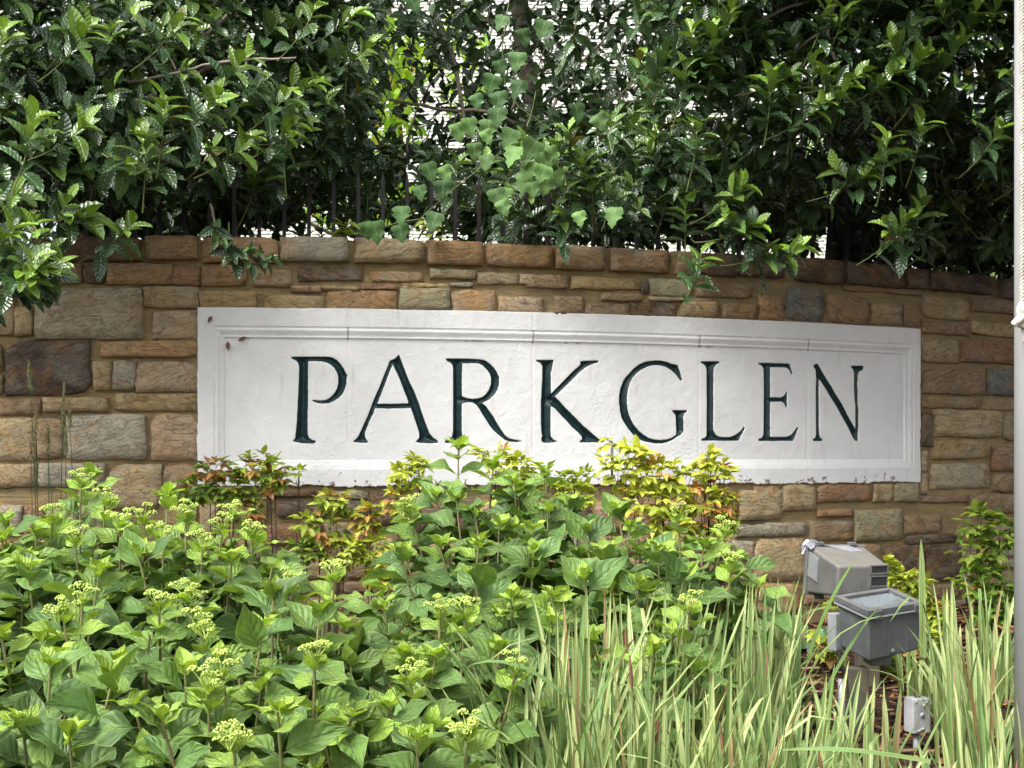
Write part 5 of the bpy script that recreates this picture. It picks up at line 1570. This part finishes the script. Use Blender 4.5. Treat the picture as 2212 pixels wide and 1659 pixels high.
for i, (x, Y, n_, h, lab) in enumerate(cl):
    big = ()
    if i == 8:
        big = ((1708, 1420, 1745, 1207, 4.0, .017, 0), (1745, 1420, 1824, 1199, 3.9, .02, 1), (1652, 1420, 1660, 1330, 4.0, .012, 2))
    elif lab.startswith('iris clump of broad'):
        big = ((1994, 1420, 1992, 1163, 3.95, .022, 0), (2020, 1420, 1985, 1235, 3.9, .02, 5))
    elif i == 7:
        big = ((1650, 1440, 1731, 1254, 4.0, .016, 4), (1621, 1400, 1621, 1216, 4.1, .014, 0))
    elif lab.startswith('iris clump with one bent'):
        big = ((2200, 1300, 2168, 1185, 4.2, .014, 0), (2130, 1400, 2120, 1290, 4.2, .014, 0))
    elif i == 9:
        big = ((2010, 1645, 1690, 1585, 2.6, .009, 2),)
    elif i == 0:
        big = ((1180, 1590, 1108, 1395, 2.7, .014, 0), (1270, 1560, 1100, 1340, 2.75, .014, 4))
    iris_clump(lab, (x - CX) / F * Y, Y, n_, h, .12 if i != 13 else .09, big)

# ------------------------------------------------------------------ seeding grass at the wall
groot = thing('wild_grass', 'thin wild grass with tall seed heads growing up the wall beside the hydrangeas', 'grass clump', Vector((-1.62, 5.05, ground_z(5.05))))
stalks = [(85, 1190, 62, 782, 5.02, .11, 0), (120, 1200, 138, 830, 5.0, .18, 0), (100, 1200, 78, 880, 5.03, .09, 1), (110, 1200, 104, 920, 5.04, .1, 0), (95, 1190, 70, 940, 5.02, .08, 1),
          (150, 1190, 142, 930, 5.0, .09, 0), (75, 1200, 66, 960, 5.03, .07, 1), (130, 1200, 98, 940, 5.03, .06, 1), (165, 1190, 150, 890, 5.0, .06, 0)]
for (x0, y0, x1, y1, Y, hl_, pale) in stalks:
    b = at(x0, y0, Y); b.z = ground_z(Y); t_ = at(x1, y1, Y - .06)
    pts = curve_pts(b, (b + t_) * .5 + Vector((random.uniform(-.02, .02), 0, .03)), t_, 8)
    mb = MB(); mb.tube(pts, [.0030 - .0016 * i / 7 for i in range(8)], 4, False)
    put('stalk', mb.mesh('stalk', M_GSTALK), groot)
    mb = MB()
    ax = (pts[-1] - pts[-3]).normalized()
    for k in range(int(hl_ * 1500)):
        f_ = k / (hl_ * 1500)
        p = t_ - ax * hl_ * (1 - f_) + rv(.006 * (1.3 - f_))
        d = (ax + rv(.35)).normalized() * .014
        sd = d.cross(rv()).normalized() * .0024
        mb.add([tuple(p), tuple(p + d * .5 + sd), tuple(p + d), tuple(p + d * .5 - sd)], [(0, 1, 2, 3)])
    put('seed_head', mb.mesh('seed_head', M_STRAW if pale else M_GRASSHEAD), groot)
mg = meshes('grass_blade', [T_BLADE[2], T_BLADE[4], T_BLADE[6]], M_GSTALK)
for k in range(34):
    b = Vector((-1.62 + random.uniform(-.22, .16), 5.0 + random.uniform(-.1, .08), ground_z(5.0)))
    t_ = b + Vector((random.uniform(-.2, .2), random.uniform(-.1, .02), random.uniform(.3, .72)))
    M = frame(b, t_ - b, Vector((random.uniform(-1, 1), -1, .3)), (t_ - b).length, random.uniform(.004, .007))
    put('blade', random.choice(mg), groot, M)

# ------------------------------------------------------------------ floodlights
def quad_box(c, name, mat, parent, bw=0.004, seg=2):
    mb = MB(); mb.hexa(c)
    return bevel(put(name, mb.mesh(name, mat), parent), bw, seg)


# lower floodlight: opens upwards
P0 = at(1876, 1321, 3.95)
Ra = at(1998, 1301, 4.08) - P0
La = at(1803, 1287, 4.10) - P0
Nn = Ra.cross(La).normalized()
if Nn.z < 0: Nn = -Nn
fl2 = thing('floodlight', 'dark grey box floodlight pointing straight up, its glass showing', 'floodlight', Vector((P0.x + .05, P0.y + .1, P0.z - .16)), 'floodlights for the sign')


def fp(a_, b_, h_): return P0 + Ra * a_ + La * b_ + UP * h_


H2 = .150
quad_box([fp(.055, .07, -H2), fp(.93, .07, -H2 + .006), fp(.93, .95, -H2), fp(.055, .95, -H2), fp(.03, .04, -.018), fp(.965, .04, -.018), fp(.965, .97, -.018), fp(.03, .97, -.018)], 'housing', M_LAMP2, fl2, .006, 3)
mb = MB()      # rim: four mitred bars
w_ = .09
for (a0, b0, a1, b1) in ((0, 0, 1, 0), (1, 0, 1, 1), (1, 1, 0, 1), (0, 1, 0, 0)):
    ia0, ib0 = (w_ if a0 == 0 else 1 - w_), (w_ * 1.3 if b0 == 0 else 1 - w_ * 1.3)
    ia1, ib1 = (w_ if a1 == 0 else 1 - w_), (w_ * 1.3 if b1 == 0 else 1 - w_ * 1.3)
    mb.hexa([fp(a0, b0, -.016), fp(a1, b1, -.016), fp(ia1, ib1, -.016), fp(ia0, ib0, -.016), fp(a0, b0, .001), fp(a1, b1, .001), fp(ia1, ib1, .001), fp(ia0, ib0, .001)])
bevel(put('rim', mb.mesh('rim', M_RIM), fl2), .0015)
mb = MB()
mb.hexa([fp(-.012, -.018, -.0225), fp(1.012, -.018, -.0225), fp(1.012, 1.012, -.0225), fp(-.012, 1.012, -.0225), fp(-.012, -.018, -.0185), fp(1.012, -.018, -.0185), fp(1.012, 1.012, -.0185), fp(-.012, 1.012, -.0185)])
put('gasket', mb.mesh('gasket', M_PLATE), fl2)
mb = MB(); mb.hexa([fp(w_, w_ * 1.3, -.009), fp(1 - w_, w_ * 1.3, -.009), fp(1 - w_, 1 - w_ * 1.3, -.009), fp(w_, 1 - w_ * 1.3, -.009), fp(w_, w_ * 1.3, -.005), fp(1 - w_, w_ * 1.3, -.005), fp(1 - w_, 1 - w_ * 1.3, -.005), fp(w_, 1 - w_ * 1.3, -.005)])
put('glass', mb.mesh('glass', M_GLASS), fl2)
mb = MB()
nA, nB_ = 12, 8
for i in range(nA + 1):
    for j in range(nB_ + 1):
        a_, b_ = .1 + .8 * i / nA, .13 + .74 * j / nB_
        e_ = max(abs(i / nA - .5), abs(j / nB_ - .5)) * 2
        mb.v.append(tuple(fp(a_, b_, -.0165 + .004 * (e_ > .99) - .0 * e_ + .0015 * ((i + j) % 2))))
for i in range(nA):
    for j in range(nB_):
        q = i * (nB_ + 1) + j
        mb.f.append((q, q + nB_ + 1, q + nB_ + 2, q + 1))
put('reflector', mb.mesh('reflector', M_REFL), fl2)
for (a_, b_) in ((.10, -.035), (.80, -.035)):
    mb = MB()
    mb.hexa([fp(a_, b_, -.026), fp(a_ + .13, b_, -.026), fp(a_ + .13, .02, -.026), fp(a_, .02, -.026), fp(a_, b_, -.002), fp(a_ + .13, b_, -.002), fp(a_ + .13, .02, -.002), fp(a_, .02, -.002)])
    bevel(put('clip', mb.mesh('clip', M_RIM), fl2), .0015)
mb = MB()
c_ = fp(.46, .045, -H2 + .018)
mb.tube([c_ + Vector((0, .01, 0)), c_ + Vector((-.003, -.006, 0))], [.009, .007], 10)
put('bolt', mb.mesh('bolt', M_RIM, True), fl2)
mb = MB()
q0, q1 = at(1797, 1329, 4.10), at(1822, 1409, 4.02)
Mj = Matrix.Translation((q0 + q1) * .5 + Vector((0.012, 0.05, 0))) @ Matrix.Rotation(math.radians(32), 4, 'Z')
mb.box((0, 0, 0), (.025, .018, .056), Mj)
bevel(put('junction_box', mb.mesh('junction_box', M_PLATE), fl2), .002)
mb = MB(); pb = fp(.45, .5, -H2 - .02)
Mk = Matrix.Translation(pb); mb.box((0, 0, 0), (.03, .045, .022), Mk)
bevel(put('bracket', mb.mesh('bracket', M_RIM), fl2), .003)
# the post it stands on
pc = at(1856, 1430, 4.05)
post = thing('wooden_post', 'weathered square wooden post carrying the upward pointing floodlight', 'post', Vector((pc.x, 4.05, ground_z(4.05))), 'posts of the floodlights')
mb = MB(); zt_ = P0.z - H2 - .03
zb_ = ground_z(4.05) - .05
mb.box((pc.x, 4.08, (zt_ + zb_) / 2), (.030, .030, (zt_ - zb_) / 2))
bevel(put('shaft', mb.mesh('shaft', M_POST), post), .004)
mb = MB(); mb.tube([Vector((pc.x - .055, 4.04, ground_z(4.04) - .02)), Vector((pc.x - .055, 4.04, zt_ - .03))], .011, 10)
put('conduit', mb.mesh('conduit', M_PLATE, True), post)

mb = MB()
qb = (q0 + q1) * .5 + Vector((.012, .03, -.05))
mb.tube([qb, qb + Vector((0, -.01, -.05)), qb + Vector((.02, -.015, -.09)), Vector((pc.x - .055, 4.04, zt_ - .03))], .0045, 6)
put('cable', mb.mesh('cable', M_SLOT, True), fl2)
# upper floodlight: tipped towards the wall, its back to the camera
fl1 = thing('floodlight', 'dusty grey box floodlight with silver tape facing the stone wall', 'floodlight', at(1850, 1285, 4.65), 'floodlights for the sign')
tl, tr, bl_, br_ = at(1748, 1180, 4.74), at(1868, 1181, 4.80), at(1741, 1281, 4.70), at(1866, 1287, 4.76)
ktl, ktr, kbl, kbr = at(1810, 1222, 4.50), at(1921, 1221, 4.54), at(1806, 1289, 4.49), at(1917, 1284, 4.53)
quad_box([bl_, br_, kbr, kbl, tl, tr, ktr, ktl], 'housing', M_LAMP, fl1, .011, 4)
# rim: a flat frame at the open side
n_o = ((tl + tr + bl_ + br_) * .25 - (ktl + ktr + kbl + kbr) * .25).normalized()
ctr = (tl + tr + bl_ + br_) * .25


def grow(p, k): return ctr + (p - ctr) * k


mb = MB()
mb.hexa([grow(bl_, 1.06), grow(br_, 1.06), grow(br_, 1.06) + n_o * .022, grow(bl_, 1.06) + n_o * .022, grow(tl, 1.06), grow(tr, 1.06), grow(tr, 1.06) + n_o * .022, grow(tl, 1.06) + n_o * .022])
bevel(put('rim', mb.mesh('rim', M_RIM), fl1), .003)
mb = MB()
mb.hexa([grow(bl_, .93) + n_o * .0225, grow(br_, .93) + n_o * .0225, grow(br_, .93) + n_o * .026, grow(bl_, .93) + n_o * .026, grow(tl, .93) + n_o * .0225, grow(tr, .93) + n_o * .0225, grow(tr, .93) + n_o * .026, grow(tl, .93) + n_o * .026])
put('glass', mb.mesh('glass', M_GLASS), fl1)
ex = (ktr - ktl).normalized(); ez = (ktl - kbl).normalized(); ey = ex.cross(ez).normalized()
if ey.y > 0: ey = -ey


def kp(u, v, o_): return kbl + (kbr - kbl) * u + (ktl - kbl) * v + ey * o_


for (v0, v1) in ((.72, .93), (.30, .58), (-.02, .12)):        # three recesses at the end of the back
    fr = MB()
    u0, u1 = .66, .965
    for (a0, b0, a1, b1) in ((u0 - .02, v0 - .05, u1 + .01, v0), (u0 - .02, v1, u1 + .01, v1 + .04), (u0 - .03, v0 - .05, u0, v1 + .04), (u1, v0 - .05, u1 + .02, v1 + .04)):
        fr.hexa([kp(a0, b0, -.004), kp(a1, b0, -.004), kp(a1, b0, .0035), kp(a0, b0, .0035), kp(a0, b1, -.004), kp(a1, b1, -.004), kp(a1, b1, .0035), kp(a0, b1, .0035)])
    f1 = put('vent', fr.mesh('vent', M_LAMP), fl1)
    sl = MB()
    sl.hexa([kp(u0, v0, -.002), kp(u1, v0, -.002), kp(u1, v0, .0008), kp(u0, v0, .0008), kp(u0, v1, -.002), kp(u1, v1, -.002), kp(u1, v1, .0008), kp(u0, v1, .0008)])
    o = put('slot', sl.mesh('slot', M_SLOT), None); o.parent = f1; o.matrix_basis = Matrix()
# finned grille on the side facing away from the pole
mb = MB()
sA, sB = bl_.lerp(tl, .97), bl_.lerp(tl, .40)
dv = (ktl - tl)
sn = (kbl - bl_).cross(tl - bl_).normalized()
if sn.x > 0: sn = -sn
for k in range(13):
    f0 = .40 + .52 * k / 13
    p0, p1 = bl_.lerp(tl, f0), bl_.lerp(tl, f0 + .022)
    e0, e1 = p0 + dv * .38, p1 + dv * .38
    mb.hexa([p0 + dv * .05, e0, e0 + sn * .005, p0 + dv * .05 + sn * .005, p1 + dv * .05, e1, e1 + sn * .005, p1 + dv * .05 + sn * .005])
put('grille', mb.mesh('grille', M_PLATE), fl1)
# silver tape
topn = (tr - tl).cross(ktl - tl).normalized()
if topn.z < 0: topn = -topn


def tape(name, pts, thick=.0012):
    mb = MB(); n_ = len(pts)
    mb.v = [tuple(p) for p in pts] + [tuple(p + topn * thick) for p in pts]
    mb.f = [tuple(range(n_ - 1, -1, -1)), tuple(range(n_, 2 * n_))] + [(i, (i + 1) % n_, n_ + (i + 1) % n_, n_ + i) for i in range(n_)]
    return put(name, mb.mesh(name, M_TAPE), fl1)


def tp(u, v, o_=.002): return tl + (tr - tl) * u + (ktl - tl) * v + topn * o_


tape('tape', [tp(.32, -.03), tp(.72, -.03), tp(.95 - .12, .30), tp(.60, .30), tp(.44, .16)])
tape('tape', [tp(-.06, -.06, .006), tp(.14, -.08, .009), tp(.10, .02, .006), tp(.0, .16, .004), tp(-.07, .2, .001)])
mb = MB(); mb.tube([tp(-.08, -.03, -.03), tp(-.06, -.06, .0), tp(0, -.08, .012), tp(.12, -.09, .013), tp(.2, -.08, .008)], [.006, .009, .009, .006, .003], 6)
put('tape', mb.mesh('tape', M_TAPE), fl1)
for u_ in (.20, .78):
    mb = MB(); c = tp(u_, -.04, .008)
    mb.box((0, 0, 0), (.013, .012, .006), Matrix.Translation(c) @ Matrix.Rotation(.2, 4, 'Z'))
    bevel(put('clip', mb.mesh('clip', M_RIM), fl1), .002)
mb = MB(); mb.box((0, 0, 0), (.014, .014, .008), Matrix.Translation(grow(bl_, 1.0) + Vector((.045, 0, -.012))))
put('clip', mb.mesh('clip', M_RIM), fl1)
p2 = thing('wooden_post', 'weathered wooden post hidden behind, carrying the taped floodlight', 'post', Vector((at(1870, 1300, 4.72).x, 4.72, ground_z(4.72))), 'posts of the floodlights')
mb = MB(); zb2, zt2 = ground_z(4.72) - .05, at(1870, 1296, 4.72).z
mb.box((at(1870, 1300, 4.72).x, 4.70, (zb2 + zt2) / 2), (.035, .035, (zt2 - zb2) / 2))
bevel(put('shaft', mb.mesh('shaft', M_POST), p2), .004)

# ------------------------------------------------------------------ small cast metal box on its conduit
Ybx = 3.9
b0, b1 = at(1972, 1585, Ybx), at(2008, 1579, Ybx + .02)
exb = Vector((b1.x - b0.x, .018, 0)); wB = exb.length; exb.normalize()
eyb = Vector((-.014, .042, 0))
hB = (at(1971, 1510, Ybx).z - b0.z)
bx = thing('outlet_box', 'small pale grey metal outlet box on a stub of conduit in the mulch', 'outlet box', Vector((b0.x + .02, Ybx, ground_z(Ybx))))
mb = MB()
A_, B_ = b0, b0 + exb * wB
mb.hexa([A_, B_, B_ + eyb, A_ + eyb, A_ + UP * hB, B_ + UP * hB, B_ + eyb + UP * hB, A_ + eyb + UP * hB])
bevel(put('housing', mb.mesh('housing', M_CAST), bx), .002)
fn = exb.cross(UP).normalized()
if fn.y > 0: fn = -fn


def bp(u, v, o_=0.0): return b0 + exb * wB * u + UP * hB * v + fn * o_


mb = MB()
mb.hexa([bp(.0, .0, .001), bp(1, .0, .001), bp(1, .0, .004), bp(.0, .0, .004), bp(0, .98, .001), bp(1, .98, .001), bp(1, .98, .004), bp(0, .98, .004)])
bevel(put('cover', mb.mesh('cover', M_CAST), bx), .0012)
for (u, v, r_) in ((.12, .92, .003), (.12, .05, .0035), (.62, .80, .0055), (.5, .52, .0075), (.55, .12, .0045)):
    mb = MB(); c = bp(u, v, .004); mb.tube([c, c + fn * .003], r_, 10)
    put('screw', mb.mesh('screw', M_CAST, True), bx)
mb = MB(); mb.tube([bp(.62, .80, .0065), bp(.78, .93, .0065)], .0022, 6)
put('lever', mb.mesh('lever', M_CAST, True), bx)
mb = MB(); mb.tube([bp(.2, .07, .0065), bp(.55, .13, .0065)], .002, 6)
put('lever', mb.mesh('lever', M_CAST, True), bx)
mb = MB(); tc = b0 + exb * wB * .55 + eyb * .5 + UP * (hB + .0006); mb.tube([tc, tc + UP * .0012], .010, 14)
put('hole', mb.mesh('hole', M_SLOT, True), bx)
mb = MB(); cc_ = b0 + exb * wB * .5 + eyb * .5; mb.tube([Vector((cc_.x, cc_.y, ground_z(Ybx) - .05)), cc_], .011, 10)
put('conduit', mb.mesh('conduit', M_PLATE, True), bx)

# ------------------------------------------------------------------ flagpole with its rope
PXc = at(2238, 900, 3.3)
pole = thing('flagpole', 'tall pale grey painted metal flagpole with a rope tied against it', 'flagpole', Vector((PXc.x, 3.3, ground_z(3.3))))
mb = MB(); mb.tube([Vector((PXc.x, 3.3, ground_z(3.3) - .1)), Vector((PXc.x, 3.3, EYE + 1.2)), Vector((PXc.x, 3.3, 7))], [.0505, .0495, .040], 48)
put('shaft', mb.mesh('shaft', M_POLE, True), pole)
rope = thing('halyard', 'pale twisted rope tied in a knot against the flagpole', 'rope', at(2208, 690, 3.24))
rx, ry = at(2208.5, 690, 3.244).x, 3.244
zk = at(2208, 668, 3.244).z
for k in range(3):
    pts = []
    z = zk; i = 0
    while z < 3.4:
        a_ = z * 2 * math.pi / .026 + k * 2.094
        pts.append(Vector((rx + .0036 * math.cos(a_), ry + .0036 * math.sin(a_), z))); z += .0035
    mb = MB(); mb.tube(pts, .0040, 6, False)
    put('strand', mb.mesh('strand', M_ROPE, True), rope)


def twisted(P, r_, name):
    mb = MB()
    n_ = 60
    for k in range(3):
        pts = []
        for i in range(n_ + 1):
            t = i / n_ * (len(P) - 1); j = min(int(t), len(P) - 2); f_ = t - j
            p = P[j].lerp(P[j + 1], f_); a_ = t * 9 + k * 2.094
            d = (P[j + 1] - P[j]).normalized(); e1 = d.cross(Vector((.2, 1, .1))).normalized(); e2 = d.cross(e1)
            pts.append(p + (e1 * math.cos(a_) + e2 * math.sin(a_)) * r_)
        mb.tube(pts, r_ * 1.05, 6)
    put(name, mb.mesh(name, M_ROPE, True), rope)


k_ = lambda x, y, d=0: at(x, y, 3.235 - d)
twisted([k_(2208, 655), k_(2202, 668, .008), k_(2203, 690, .012), k_(2206, 705, .006)], .004, 'knot')
twisted([k_(2192, 700, .01), k_(2200, 692, .016), k_(2210, 684, .016), k_(2222, 682, .006)], .005, 'knot')
twisted([k_(2206, 664, .012), k_(2213, 672, .016), k_(2222, 690, .01), k_(2210, 706, .01)], .004, 'knot')
twisted([k_(2206, 700, .004), k_(2210, 715), k_(2212, 740)], .0022, 'tail')
